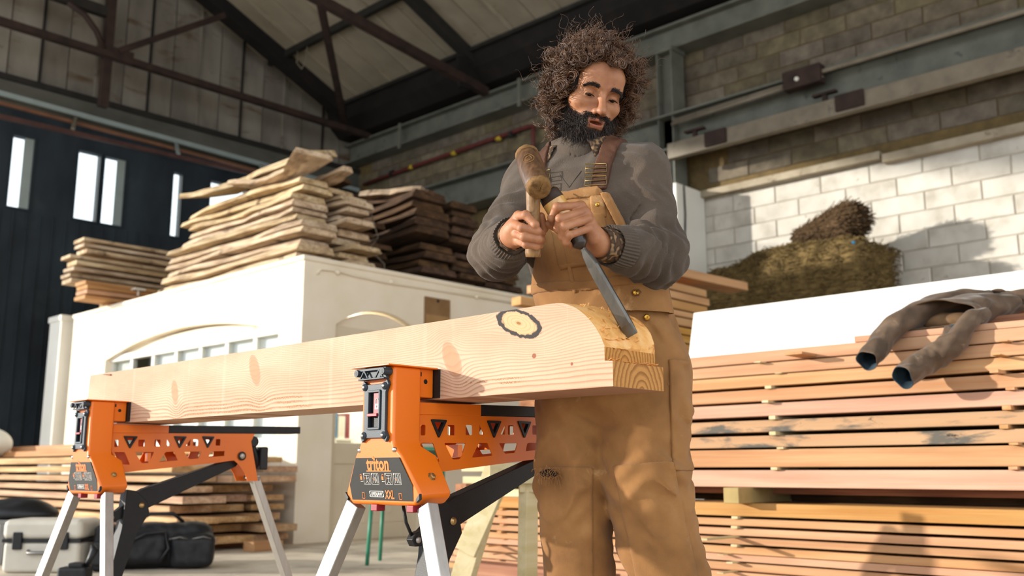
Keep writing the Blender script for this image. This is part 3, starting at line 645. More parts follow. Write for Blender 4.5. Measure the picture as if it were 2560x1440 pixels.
def strands(name, P, rad, mat, parent=None, off=(0, 0, 0)):
    """P: (count, points, 3) array -> native hair curves"""
    k, n, _ = P.shape
    cu = bpy.data.hair_curves.new(name); cu.add_curves([n] * k)
    cu.attributes['position'].data.foreach_set('vector', (P - np.array(off)).astype(np.float32).ravel())
    ra = cu.attributes.get('radius') or cu.attributes.new('radius', 'FLOAT', 'POINT')
    rr_ = np.broadcast_to(np.asarray(rad, np.float32), (k, n)); ra.data.foreach_set('value', np.ascontiguousarray(rr_).ravel())
    cu.materials.append(mat); o = bpy.data.objects.new(name, cu); return link(o, parent)

# ================================================================== timber stack at the right
XS = 4.30
up = [(1.23, 1.176), (1.17, 1.117), (1.113, 1.058), (1.043, .986), (.974, .913), (.894, .837), (.819, .763), (.753, .669), (.655, .573)]
lo = [(.497, .434), (.421, .388), (.375, .341), (.331, .3), (.288, .253), (.251, .22), (.212, .174), (.168, .133), (.128, .096), (.088, .056)]
mats_u = ['board_pink', 'board', 'board', 'board_pink', 'board_pink', 'board_mould', 'board_mould', 'board', 'board_pink']
gu = 'thick boards in the upper right stack'; gl = 'thin boards in the lower right stack'
for i, (a, c) in enumerate(up):
    yl = 3.42 + .03 * math.sin(i * 2.3)
    board('stacked_board', 'thick sawn board in the upper stack under the jacket, %s' % nth(i), 'board', gu, yl - .1, .42, a - c, (XS + .21 + .006 * math.sin(i * 4.1), (yl + .1) / 2, (a + c) / 2), HP, mats_u[i], n=6, bow=0, seed=i, jit=.004)
board('stacked_board', 'short pink board lying loose on the upper stack beneath the jacket', 'board', gu, 1.9, .3, .028, (XS + .16, 1.0, 1.2465), HP, 'board_pink', seed=77)
board('stacked_board', 'brown board end lying at the far right behind the jacket', 'board', gu, 1.2, .12, .05, (4.62, .86, 1.30), HP, 'board_red', seed=78)
board('stacked_board', 'dark brown strip propped at the right edge against the white panel', 'board', gu, 1.2, .045, .06, (4.80, .86, 1.375), HP, 'board_red', seed=79, rx=R(0))
for i, (a, c) in enumerate(lo):
    yl = 4.66 + .05 * math.sin(i * 1.7)
    board('stacked_board', 'thin sawn board in the lower stack behind the trestle, %s' % nth(i), 'board', gl, yl - .1, .38, a - c, (XS + .19 + .008 * math.sin(i * 3.3), (yl + .1) / 2, (a + c) / 2), HP, 'board_pink' if i % 3 else 'board', n=6, seed=100 + i, jit=.004)
# spacer sticks between the boards
def stick(y, zc, t, out, lab, w=.035, mat='board', L=.4):
    board('spacer_stick', lab, 'stick', 'spacer sticks in the right stack', L + out, w, t, (XS + (L - out) / 2, y, zc), 0, mat, seed=int(y * 997 + zc * 331))
zz = up
for i in range(8):
    a, c = up[i][1], up[i + 1][0]
    if a - c > .004:
        stick((2.42, 2.33, 2.385, 2.388, 2.371, 2.365, 2.337, 2.374)[i], (a + c) / 2, a - c - .0005, (.05, .015, .02, .05, .02, .035, .02, .02)[i], 'spacer stick in the middle row of the upper stack, %s' % nth(i), mat='board_pale')
        stick(1.29 + .02 * (i % 3), (a + c) / 2, a - c - .0005, (.06, .1, .08, .03, .03, .02, .05, .02)[i], 'spacer stick in the right row of the upper stack, %s' % nth(i))
        stick(3.3, (a + c) / 2, a - c - .0005, .01, 'spacer stick in the left row of the upper stack, %s' % nth(i))
stick(2.18, 1.188, .012, .14, 'flat stick jutting from under the short loose board on the upper stack', w=.09, L=.1)
for i in range(9):
    a, c = lo[i][1], lo[i + 1][0]
    stick((2.6, 2.605, 2.61, 2.61, 2.657, 2.614, 2.63, 2.6, 2.62)[i], (a + c) / 2, max(a - c - .0005, .003), (.02, .02, .28, .02, .07, .06, .12, .03, .02)[i], 'spacer stick in the middle row of the lower stack, %s' % nth(i), mat='board_pale')
    stick(4.2 + .03 * math.sin(i * 3), (a + c) / 2, max(a - c - .0005, .003), .02 + .1 * (i in (5, 6)), 'spacer stick in the left row of the lower stack, %s' % nth(i), mat='board')
    stick(1.1, (a + c) / 2, max(a - c - .0005, .003), .01, 'spacer stick in the right row of the lower stack, %s' % nth(i))
M['greenish'] = mk('treated_timber', ['8e7a4c', 'a18c5c', 'b09a6a'], ns=5, rough=.85, bump=.2, bsc=60, stain=('6a5a36', 6, .62, .1))
for i, yy in enumerate((2.55, 1.0, 3.25)):
    board('bearer', ['square treated bearer end sticking out between the two right stacks', 'square treated bearer at the right between the stacks', 'square treated bearer behind the man between the stacks'][i], 'timber', 'bearers between the right stacks', .55, .085, .0745, (XS + .27 - (.12 if i == 0 else .03), yy, .535), 0, 'greenish', seed=i)
board('stacked_board', 'brown board lying back in the dark gap between the right stacks', 'board', None, 3.1, .2, .03, (XS + .3, 1.75, .553), HP, 'board_red', seed=90)
board('stacked_board', 'dark filler strip added to keep the gap between the right stacks dark', 'board', None, 3.3, .03, .074, (XS + .40, 1.74, .535), HP, 'board_dark', seed=92)  # added dark strip stands in for shade, hides the sunlit panel
board('stacked_board', 'tall dark filler plank added to darken slots of the upper right stack', 'board', None, 3.3, .03, .6, (XS + .455, 1.74, .875), HP, 'board_dark', seed=93)  # added backing so the slots between boards look shaded
for i, yy in enumerate((4.3, 2.6, .9)):
    board('bearer', ['reddish square bearer under the left end of the lower stack', 'reddish bearer under the middle of the lower stack', 'reddish bearer under the right end of the lower stack'][i], 'timber', 'bearers under the lower right stack', .55, .12, .0545, (XS + .2, yy, .028), 0, 'board_red', seed=i)
board('bearer', 'long reddish beam lying in front of the lower stack behind the trestle', 'timber', None, 1.1, .14, .13, (4.10, 3.75, .066), HP - .05, 'board_red', seed=91)
# short offcuts on the left end of the lower stack
for i in range(3):
    board('offcut', ['pale', 'light', 'cream'][i] + ' sawn offcut on the left end of the lower stack, ' + ['lowest', 'middle', 'upper'][i], 'offcut', 'offcuts on the lower stack', .62 - .06 * i, .3, .045, (4.5, 4.28 + .04 * i, .52 + .075 * i), HP + .06 * i, 'board_pale', seed=i)
    if i < 2: board('offcut', ['first', 'second'][i] + ' small block spacing the pale offcuts on the lower stack', 'offcut', 'offcuts on the lower stack', .3, .05, .0285, (4.5, 4.3, .5575 + .075 * i), 0, 'board', seed=i + 5)
board('offcut', 'short square brown block on the front edge of the lower stack', 'offcut', 'offcuts on the lower stack', .16, .1, .075, (4.36, 4.55, .5355), 0, 'board_red', seed=12)
# white panel leaning behind the stack
M['panel'] = mk('white_faced_panel', ['dcd8d0', 'e4e1da'], ns=1.2, rough=.45, spec=.4)
k = MB(); a, c = Vector((4.82, 0, .0)), Vector((5.15, 0, 1.625)); n_ = Vector((c.z - a.z, 0, -(c.x - a.x))).normalized() * .018
pts = []
for q in (a, c):
    for y_ in (-1.2, 3.36):
        pts += [q + Vector((0, y_ + (.07 if q is a and y_ > 0 else 0), 0)), q + Vector((0, y_ + (.07 if q is a and y_ > 0 else 0), 0)) + n_]
k.add(pts, [(0, 4, 6, 2), (1, 3, 7, 5), (0, 1, 5, 4), (2, 6, 7, 3), (0, 2, 3, 1), (4, 5, 7, 6)])
tag(k.build('white_panel', M['panel'], bevel=.002), 'large white faced sheet leaning behind the right timber stack', 'panel')
# prop it with a rough frame behind
k = MB(); k.box((5.22, .4, 0), (5.3, .5, 1.5)); k.box((5.22, 2.6, 0), (5.3, 2.7, 1.5)); k.box((5.17, -.5, 1.5), (5.3, 3.2, 1.58)); k.box((5.22, .4, 0), (5.8, .5, .08)); k.box((5.22, 2.6, 0), (5.8, 2.7, .08))
tag(k.build('timber_prop', M['board_red']), 'rough timber prop behind the white panel', 'prop')
# yellow boards behind the man
k = MB(); k.box((5.4, 4.5, 0), (7.3, 5.1, .08)); k.box((5.4, 4.5, .08), (5.5, 5.1, 1.40)); k.box((7.2, 4.5, .08), (7.3, 5.1, 1.40)); k.box((5.4, 4.5, 1.40), (7.3, 5.1, 1.48))
tag(k.build('timber_rack', M['board_red']), 'plain timber rack under the yellow boards behind the man', 'rack')
ry_ = random.Random(5); zc = 1.485
for i in range(10):
    x1 = 7.25 + ry_.uniform(-.1, .3); x0 = (5.85 if i > 4 else 5.72 if i > 2 else 5.25) + ry_.uniform(-.05, .12); t = .06 + ry_.uniform(-.012, .012)
    board('yellow_board', 'yellow sawn board in the pile between man and hay bale, %s' % nth(11 - i), 'board', 'yellow boards behind the man', x1 - x0, .5, t, ((x0 + x1) / 2, 4.82, zc + t / 2), ry_.uniform(-.02, .02), 'board_yellow', seed=i)
    zc += t + .012
board('yellow_board', 'yellow pointed board jutting far right from the pile behind the man', 'board', 'yellow boards behind the man', 2.3, .3, .075, (6.85, 4.68, zc + .085), R(2), 'board_yellow', ry=R(-2.2), seed=31, taper=.3)
board('yellow_board', 'short tilted board sticking up behind the man\'s elbow', 'board', 'yellow boards behind the man', 1.1, .13, .05, (6.95, 4.95, zc + .22), R(4), 'board_yellow', ry=R(-13), seed=32)
board('yellow_board', 'bright board end poking out left of the man above the beam', 'board', 'yellow boards behind the man', .8, .1, .06, (5.4, 4.62, zc - .30), R(3), 'board_yellow', seed=33)
board('yellow_board', 'lowest bright board end poking out left of the man', 'board', 'yellow boards behind the man', .9, .1, .06, (5.32, 4.6, zc - .40), R(-4), 'board_yellow', seed=34)
k = MB(); k.tube([(5.24, 4.62, zc - .25), (5.24, 4.62, zc - .08), (5.27, 4.62, zc - .02), (5.33, 4.62, zc)], [.022, .02, .025, .03], 8)
tag(k.build('bar_clamp', M['steel_dark'], smooth=True), 'small dark clamp handle standing on the yellow boards left of the man', 'clamp')

# ================================================================== hay at the block wall
M['straw'] = mk('brown_straw', ['4e3f26', '66532f', '7d683e'], ns=30, rough=.9, sc=(1, .3, 1))
M['straw_dark'] = mk('dark_straw', ['3a2b1c', '54402a', '6b5234'], ns=30, rough=.9)
k = MB(); k.box((9.9, 4.35, 0), (11.1, 4.45, 2.40)); 
k.box((9.9, 6.85, 0), (11.1, 6.95, 2.40)); k.box((9.9, 4.35, 2.40), (11.1, 6.95, 2.48)); k.box((9.9, 4.35, 1.2), (11.1, 6.95, 1.28))
tag(k.build('storage_rack', M['board_red']), 'timber rack by the block wall carrying the hay', 'rack')
hb = empty('hay_bale', (10.5, 5.5, 2.62), 'brown hay heaped into a bale against the white block wall', 'hay')
g = Grid((9.8, 4.2, 2.42), (11.15, 7.2, 3.5), .035)
f = rbox(g, (10.5, 4.95, 2.80), (.5, .52, .35), .05)
f = smin(f, ellip(g, (10.5, 5.5, 2.75), (.52, .85, .52)), .1); f = smin(f, ellip(g, (10.45, 6.1, 2.66), (.52, .9, .44)), .1)
f = np.maximum(f + .03 * waves(g, 16, 5), -(g.Z - 2.482))
V, Q = nets(g, f); so = mesh_obj('hay_body', np_mesh('hay_body', V - np.array((10.5, 5.5, 2.62)), Q, M['straw']), hb)
sel = RNG.integers(0, len(V), 5000); base = V[sel]
d = np.stack([RNG.normal(0, .35, 5000), RNG.normal(0, 1, 5000), RNG.normal(.05, .25, 5000)], 1); d /= np.linalg.norm(d, axis=1)[:, None]
ln = RNG.uniform(.05, .2, (5000, 1)); nrm = base - np.array((10.5, 5.4, 2.6)); nrm /= np.linalg.norm(nrm, axis=1)[:, None]
P_ = np.stack([base + nrm * .01 - d * ln * .5, base + nrm * .04, base + nrm * .02 + d * ln * .5 - np.array((0, 0, .01))], 1)
P_[..., 2] = np.maximum(P_[..., 2], 2.49); P_[..., 0] = np.minimum(P_[..., 0], 11.15)
so = strands('loose_stalks', P_, .004, M['straw'], hb, (10.5, 5.5, 2.62)); so['kind'] = 'stuff'
k = MB(); k.tube([(9.99, 4.62, 2.7), (10.0, 4.62, 3.16), (10.4, 4.62, 3.19), (11.0, 4.62, 3.17)], .006, 6); k.xf(Matrix.Translation((-10.5, -5.5, -2.62))); k.build('baling_twine', M['straw'], hb, smooth=True)
M['twine'] = mk('blue_twine', ['2f8fc0'], rough=.6)
tb_ = empty('reed_bundle', (10.4, 4.85, 3.2), 'dark tied bundle of reeds lying on top of the hay', 'reeds')
g = Grid((9.95, 4.4, 3.05), (10.9, 5.5, 3.75), .03)
f = cap(g, (10.45, 5.25, 3.36), (10.35, 4.7, 3.40), .12, .2) + .02 * waves(g, 22, 9)
V, Q = nets(g, f); mesh_obj('bundle_body', np_mesh('bundle_body', V - np.array((10.4, 4.85, 3.2)), Q, M['straw_dark']), tb_)
sel = RNG.integers(0, len(V), 3000); base = V[sel]; d = np.tile(np.array((-.12, -1, .12)), (3000, 1)) + RNG.normal(0, .28, (3000, 3)); d /= np.linalg.norm(d, axis=1)[:, None]
ln = RNG.uniform(.06, .2, (3000, 1)); P_ = np.stack([base - d * ln * .4, base + d * ln * .3 + np.array((0, 0, .012)), base + d * ln * .8], 1); P_[..., 2] = np.maximum(P_[..., 2], 3.12)
so = strands('reed_stalks', P_, .004, M['straw_dark'], tb_, (10.4, 4.85, 3.2)); so['kind'] = 'stuff'

k = MB(); k.tube([(10.18, 4.62, 3.20), (10.1, 4.58, 3.14), (10.02, 4.50, 3.10), (10.0, 4.45, 3.08)], .018, 6); k.xf(Matrix.Translation((-10.4, -4.85, -3.2))); k.build('blue_twine', M['twine'], tb_, smooth=True)
# ================================================================== trestle behind the jaw and the man
tr = empty('sawhorse', (3.2, 2.85, 0), 'pale timber trestle standing in front of the lower stack behind the man', 'trestle')
LT = Matrix.Translation((-3.2, -2.85, 0))
hdv = Vector((.722, .692, 0)); rtv = Vector((.692, -.722, 0))
def tbar(nm, a, c, w, h, up, mat='board_pale'):
    k = MB(); k.bar(a, c, w, h, up); k.xf(LT); k.build(nm, M[mat], tr, bevel=.003)
tbar('top_rail', Vector((3.03, 3.04, .64)), Vector((3.50, 2.56, .64)), .07, .085, (0, 0, 1))
tbar('leg', (3.055, 3.025, .66), (2.915, 3.17, 0), .095, .05, (-.72, -.3, .3))
tbar('leg', (3.17, 2.94, .60), (3.145, 2.93, 0), .05, .075, (1, 0, 0))
tbar('leg', (3.42, 2.66, .60), (3.53, 2.53, 0), .09, .045, (-.72, -.3, .3))
tbar('leg', (3.46, 2.68, .62), (3.72, 2.72, 0), .05, .07, (1, 0, 0))
tbar('brace', (3.05, 2.99, .64), (2.95, 3.10, .31), .1, .025, (-.72, -.3, .3))
tbar('cleat', (3.12, 2.95, .60), (3.24, 2.86, .60), .03, .08, (0, 0, 1))

# ================================================================== jacket thrown over the stack
M['jacket'] = mk('brown_waxed_cotton', ['453527', '584636', '6c5846'], ns=9, det=6, rough=.75, bump=.3, bsc=60, sheen=.2, stain=('7d6a56', 14, .62, .1))
M['jacket_in'] = mk('jacket_lining', ['6b5137', '86684a'], ns=8, rough=.9)
M['cuff_blue'] = mk('dark_blue_lining', ['1d2a33', '2f424d'], ns=20, rough=.9)
jk = empty('work_jacket', (4.5, 1.55, 1.26), 'dark brown work jacket thrown over the right timber stack with sleeves hanging', 'jacket')
OFF = (4.5, 1.55, 1.26)
LJ = Matrix.Translation((-OFF[0], -OFF[1], -OFF[2]))
def loft(rings, n=40, seed=0, amp=.006, clampz=True):
    """rings: (centre, side half vector, up half vector); wrinkled open tube"""
    k = MB(); r = np.random.default_rng(seed); ph = r.uniform(0, 6.28, 8); vs = []
    m = len(rings)
    for j, (c, sv, uv) in enumerate(rings):
        for i in range(n):
            a = 2 * math.pi * i / n
            q = 1 + (amp / max(np.linalg.norm(uv), .03)) * (math.sin(3 * a + .55 * j + ph[0]) * .7 + math.sin(5 * a - .8 * j + ph[1]) * .5 + math.sin(2 * a + 1.25 * j + ph[2]) * .5 + math.sin(a + 2.1 * j + ph[3]) * .25)
            p = np.array(c) + np.array(sv) * math.cos(a) * q + np.array(uv) * math.sin(a) * q
            if clampz and p[0] > 4.285: p[2] = max(p[2], 1.2645 + .0015)
            if clampz and p[0] <= 4.292 and p[2] < 1.262: p[0] = min(p[0], 4.286)
            vs.append(p)
    k.add(vs, [(j * n + i, j * n + (i + 1) % n, (j + 1) * n + (i + 1) % n, (j + 1) * n + i) for j in range(m - 1) for i in range(n)]); return k
def fine(ctrl, steps):
    """smooth interpolation of ring lists"""
    out = []; C_ = [np.concatenate([np.array(x, float) for x in c]) for c in ctrl]; m = len(C_)
    for i in range(m - 1):
        p0, p1, p2, p3 = C_[max(i - 1, 0)], C_[i], C_[i + 1], C_[min(i + 2, m - 1)]
        for t in np.linspace(0, 1, steps, endpoint=False): out.append(.5 * (2 * p1 + (p2 - p0) * t + (2 * p0 - 5 * p1 + 4 * p2 - p3) * t * t + (3 * p1 - p0 - 3 * p2 + p3) * t ** 3))
    out.append(C_[-1]); return [(o[:3], o[3:6], o[6:]) for o in out]
def sleeve_rings(pts, rad, flat=.8):
    pts = [np.array(p) for p in pts]; out = []
    for i, p in enumerate(pts):
        d = pts[min(i + 1, len(pts) - 1)] - pts[max(i - 1, 0)]; d /= np.linalg.norm(d); sv = np.cross(d, (0.35, .2, 1)); sv /= np.linalg.norm(sv); uv = np.cross(sv, d); out.append((p, sv * rad[i], uv * rad[i] * flat))
    return out
def cloth(k, nm, mats, parent, th=.006):
    k.xf(LJ); o = k.build(nm, mats, parent, smooth=True); md = o.modifiers.new('thick', 'SOLIDIFY'); md.thickness = th; md.offset = 0
    if len(mats) > 1: md.material_offset = 1; md.material_offset_rim = 1
    sb = o.modifiers.new('sub', 'SUBSURF'); sb.levels = sb.render_levels = 1; return o
YV = np.array
body_r = [(YV((4.325, 1.600, 1.322)), YV((-.03, .165, -.01)), YV((.0, .0, .062))), (YV((4.42, 1.570, 1.338)), YV((-.02, .160, -.01)), YV((0, 0, .066))), (YV((4.54, 1.520, 1.358)), YV((-.02, .140, -.01)), YV((-.01, 0, .068))),
          (YV((4.63, 1.455, 1.378)), YV((-.03, .110, -.01)), YV((-.01, 0, .060))), (YV((4.69, 1.41, 1.392)), YV((-.03, .075, 0)), YV((-.01, 0, .045))), (YV((4.72, 1.385, 1.40)), YV((-.03, .060, 0)), YV((0, 0, .035)))]
cloth(loft(fine(body_r, 5), 44, 1, .0055), 'body', [M['jacket_in'], M['jacket']], jk)
k = loft(fine([(YV((4.68, 1.42, 1.405)), YV((-.03, .085, 0)), YV((-.01, 0, .045))), (YV((4.715, 1.39, 1.425)), YV((-.04, .085, 0)), YV((-.02, 0, .035))), (YV((4.74, 1.36, 1.41)), YV((-.03, .07, 0)), YV((-.02, 0, .025)))], 4), 30, 7, .012); cloth(k, 'collar', [M['jacket']], jk)
s1 = [(4.095, 1.803, 1.118), (4.155, 1.787, 1.168), (4.235, 1.776, 1.233), (4.31, 1.722, 1.303), (4.44, 1.648, 1.372), (4.56, 1.545, 1.405), (4.66, 1.47, 1.41)]
s2 = [(4.085, 1.650, 1.036), (4.14, 1.620, 1.072), (4.205, 1.585, 1.113), (4.225, 1.526, 1.149), (4.245, 1.470, 1.195), (4.30, 1.43, 1.275), (4.40, 1.41, 1.31)]
cl = []
for nm, pts, rad, sd in (('sleeve', s1, [.056, .059, .062, .064, .064, .062, .06], 2), ('sleeve', s2, [.060, .062, .063, .062, .055, .048, .04], 3)):
    cloth(loft(fine(sleeve_rings(pts, rad), 6), 30, sd, .0045), nm, [M['jacket'], M['cuff_blue']] if sd == 3 else [M['cuff_blue'], M['jacket']], jk, .005)
g = Grid((4.3, 1.4, 1.25), (4.62, 1.78, 1.40), .01)
lin = ellip(g, (4.47, 1.575, 1.30), (.09, .115, .045)) + .010 * waves(g, 45, 12)
solid('lining', g, np.maximum(lin, 1.268 - g.Z), M['jacket_in'], jk, OFF, 1)
k = MB(); k.lathe((4.083, 1.618, 1.080), (-1, -.35, .4), [(0, .009), (.004, .009), (.006, .004)], 10); k.xf(Matrix.Translation((-OFF[0], -OFF[1], -OFF[2]))); k.build('brass_stud', mk('brass', ['b98a3a'], rough=.35, metal=1), jk, smooth=True)

# ================================================================== things on the floor at the left
M['black_nylon'] = mk('black_nylon', ['121315', '1c1d20', '26272a'], ns=20, rough=.6, bump=.25, bsc=120)
M['black_plastic'] = mk('black_plastic', ['141517', '1b1c1f'], ns=10, rough=.45)
M['beige_plastic'] = mk('beige_case_plastic', ['bdb7aa', 'cac4b7'], ns=6, rough=.5)
M['alu'] = mk('brushed_aluminium', ['a9a7a4', 'b9b7b4'], sc=(1, 1, .1), ns=40, rough=.38, metal=.85)
M['grey_metal'] = mk('grey_metal', ['6f6d6a', '85827e'], ns=10, rough=.4, metal=.7)
bp = empty('backpack', (3.35, 6.55, 0), 'black nylon camera backpack lying on the floor by the far jaw stand', 'backpack')
ux = Vector((.85, -.52, 0)); vy = Vector((.52, .85, 0)); AXB = (tuple(ux), tuple(vy), (0, 0, 1))
g = Grid((2.9, 6.1, -.02), (3.85, 7.05, .42), .012)
c0 = np.array((3.36, 6.56, 0))
f = rbox(g, c0 + (0, 0, .15), (.32, .17, .15), .09, AXB)
f = smin(f, rbox(g, c0 + np.array(ux) * .2 - np.array(vy) * .12 + (0, 0, .12), (.14, .12, .11), .05, AXB), .02)
f = smin(f, rbox(g, c0 - np.array(ux) * .12 - np.array(vy) * .13 + (0, 0, .14), (.16, .1, .1), .05, AXB), .02)
f = np.maximum(f + .006 * waves(g, 40, 2), -(g.Z - .003))
solid('pack_body', g, f, M['black_nylon'], bp, (3.35, 6.55, 0), 1)
k = MB(); s_ = c0 - np.array(vy) * .2
def bpp(a, b_, z): return tuple(np.array((3.36, 6.56, z)) + np.array(ux) * a + np.array(vy) * b_)
k.tube([bpp(-.28, -.16, .06), bpp(-.25, -.24, .16), bpp(-.1, -.25, .24), bpp(.02, -.2, .25), bpp(.05, -.24, .14), bpp(.0, -.26, .06)], .011, 6)
k.tube([bpp(-.2, .0, .3), bpp(-.1, -.02, .36), bpp(.05, .0, .36), bpp(.12, .02, .3)], .014, 6)
k.xf(Matrix.Translation((-3.35, -6.55, 0))); k.build('strap', M['black_plastic'], bp, smooth=True)
for i, (a, b_) in enumerate(((.12, -.245), (.27, -.24))):
    k = MB(); k.tube([bpp(a - .07, b_, .2), bpp(a, b_ - .015, .215), bpp(a + .05, b_, .2)], .006, 6); k.xf(Matrix.Translation((-3.35, -6.55, 0))); k.build('zip', M['grey_metal'], bp, smooth=True)
cs = empty('equipment_case', (2.72, 6.85, 0), 'beige plastic equipment case standing on the floor at the left', 'case')
rz = Matrix.Rotation(R(-46), 4, 'Z')
k = MB(); k.box((-.25, -.16, 0), (.25, .16, .2), mat=rz); k.build('case_base', M['beige_plastic'], cs, bevel=.03, seg=3)
k = MB(); k.box((-.26, -.17, .21), (.26, .17, .34), mat=rz); k.build('case_lid', M['beige_plastic'], cs, bevel=.04, seg=3)
k = MB(); k.box((-.255, -.165, .195), (.255, .165, .215), mat=rz); k.build('seal', M['black_plastic'], cs)
for xx in (-.15, .15):
    k = MB(); k.box((xx - .03, -.185, .15), (xx + .03, -.16, .26), mat=rz); k.build('latch', M['black_plastic'], cs, bevel=.006)
k = MB(); k.tube([rz @ Vector(p) for p in ((-.08, -.16, .14), (-.07, -.19, .13), (.07, -.19, .13), (.08, -.16, .14))], .012, 8); k.build('handle', M['grey_metal'], cs, smooth=True)
k = MB(); bx0 = Matrix.Translation((2.955, 6.585, 0)) @ rz
k.box((-.05, -.08, .0), (.05, .12, .3), mat=bx0); o = tag(rebase(k.build('camera_bag', M['black_nylon'], bevel=.03, seg=3), (2.955, 6.585, 0)), 'upright black camera bag between the beige case and the backpack', 'bag')
k = MB(); k.box((-.04, -.11, .04), (.04, -.07, .2), mat=rz); k.build('pocket', M['black_nylon'], o, bevel=.02); k = MB(); k.tube([rz @ Vector(p) for p in ((-.03, 0, .29), (-.02, 0, .34), (.02, 0, .34), (.03, 0, .29))], .01, 6); k.build('handle', M['black_plastic'], o, smooth=True)
pz = Matrix.Translation((2.62, 6.22, 0)) @ rz
k = MB(); k.box((-.09, -.06, 0), (.09, .06, .075), mat=pz); o = tag(rebase(k.build('pouch', M['black_nylon'], bevel=.02, seg=3), (2.62, 6.22, 0)), 'small black pouch on the floor in front of the beige case', 'pouch')
k = MB(); k.box((-.03, -.05, .07), (.06, .05, .1), mat=rz); k.build('flap', M['black_plastic'], o, bevel=.01)
k = MB(); k.tube([rz @ Vector(p) for p in ((.06, 0, .07), (.09, .0, .13), (.1, .02, .17), (.08, .03, .2))], [.014, .02, .026, .012], 8); k.build('clip', M['black_plastic'], o, smooth=True)
ac = empty('tool_box', (2.62, 7.75, 0), 'silver aluminium tool box at the left edge of the floor', 'box')
k = MB(); k.box((-.2, -.14, 0), (.2, .14, .3), mat=rz); k.build('box_body', M['alu'], ac, bevel=.01)
k = MB()
for xx in (-.17, .17): k.box((xx - .02, -.148, 0), (xx + .02, -.14, .3), mat=rz)
k.box((-.21, -.15, .28), (.21, .15, .31), mat=rz); k.build('edge_trim', M['grey_metal'], ac, bevel=.004)
g = Grid((2.4, 7.2, .3), (3.4, 8.2, .62), .016)
f = ellip(g, (2.75, 7.72, .34), (.34, .2, .1), ((.72, -.69, 0), (.69, .72, 0), (0, 0, 1))); f = np.maximum(f + .02 * waves(g, 14, 6), -(g.Z - .313))
o = solid('tarpaulin', g, f, M['black_plastic'], None, (0, 0, 0), 1); tag(rebase(o, (2.75, 7.72, .313)), 'dark folded tarpaulin lying on the silver tool box', 'tarpaulin')
g = Grid((3.6, 11.9, .6), (4.6, 12.9, 1.2), .02)
f = ellip(g, (4.06, 12.35, zp + .16), (.26, .3, .18)) + .015 * waves(g, 12, 4); f = np.maximum(f, -(g.Z - zp - .037 + .03))
o = solid('plastic_sack', g, f, M['white_paint'], None, (0, 0, 0), 1); tag(rebase(o, (4.06, 12.35, zp)), 'white filled plastic sack on the far end of the floor pile', 'sack')
# green garden chair behind the near jaw
M['green_metal'] = mk('green_painted_metal', ['2f7a5e', '3a8a6c'], ns=8, rough=.45)
M['green_cloth'] = mk('dark_green_slats', ['1f3a2c', '2b4a39'], sc=(1, 1, 30), ns=3, rough=.7)
gc = empty('garden_chair', (4.75, 5.55, 0), 'green metal garden chair standing on the floor behind the near jaw stand', 'chair')
def cpt(a, b_, z): return Vector((0, 0, z)) + rtv * a + hdv * b_
for a, b_, t in ((-.30, -.18, .46), (.18, -.18, .46), (-.26, .2, .46), (.2, .2, .80)):
    k = MB(); k.tube([cpt(a, b_, 0), cpt(a * .93, b_ * .9, t)], .014, 8); k.build('leg', M['green_metal'], gc, smooth=True)
k = MB(); k.tube([cpt(-.29, -.18, .44), cpt(.2, -.18, .44), cpt(.2, .2, .44), cpt(-.27, .2, .44)], .012, 6, closed=True); k.build('seat_frame', M['green_metal'], gc, smooth=True)
for i in range(6):
    k = MB(); b0_ = -.16 + .065 * i; k.bar(cpt(-.28, b0_, .46), cpt(.2, b0_, .46), .05, .014); k.build('seat_slat', M['green_cloth'], gc)
k = MB(); k.tube([cpt(-.26, .2, .44), cpt(-.28, .26, .82), cpt(.2, .26, .82), cpt(.2, .2, .44)], .014, 8); k.build('back_frame', M['green_metal'], gc, smooth=True)
for i in range(5):
    k = MB(); k.bar(cpt(-.27, .215 + .01 * i, .5 + .07 * i), cpt(.2, .215 + .01 * i, .5 + .07 * i), .012, .055); k.build('back_slat', M['green_cloth'], gc)
# ================================================================== the worked beam
def nd(t, typ, **kw):
    n = t.nodes.new(typ)
    for a, v in kw.items(): setattr(n, a, v)
    return n
def mth(t, op, a, b=None, c=None, clamp=False):
    n = nd(t, 'ShaderNodeMath', operation=op); n.use_clamp = clamp
    for i, v in enumerate((a, b, c)):
        if v is None: continue
        if isinstance(v, (int, float)): n.inputs[i].default_value = v
        else: t.links.new(v, n.inputs[i])
    return n.outputs[0]
def sstep(t, x, a, b):
    n = nd(t, 'ShaderNodeMapRange'); n.interpolation_type = 'SMOOTHSTEP'; n.inputs[1].default_value = a; n.inputs[2].default_value = b
    t.links.new(x, n.inputs[0]); return n.outputs[0]
def cmix(t, f, a, b, blend='MIX'):
    n = nd(t, 'ShaderNodeMix', data_type='RGBA', blend_type=blend)
    if isinstance(f, (int, float)): n.inputs[0].default_value = f
    else: t.links.new(f, n.inputs[0])
    for v, i in ((a, 6), (b, 7)):
        if isinstance(v, tuple): n.inputs[i].default_value = (*v, 1)
        else: t.links.new(v, n.inputs[i])
    return n.outputs[2]
def nz(t, vec, sc, det=4, sclv=(1, 1, 1), di=0, rg=.55):
    mp = nd(t, 'ShaderNodeMapping'); mp.inputs['Scale'].default_value = sclv; t.links.new(vec, mp.inputs[0])
    n = nd(t, 'ShaderNodeTexNoise'); n.inputs['Scale'].default_value = sc; n.inputs['Detail'].default_value = det; n.inputs['Distortion'].default_value = di; n.inputs['Roughness'].default_value = rg
    t.links.new(mp.outputs[0], n.inputs['Vector']); return n.outputs['Fac']
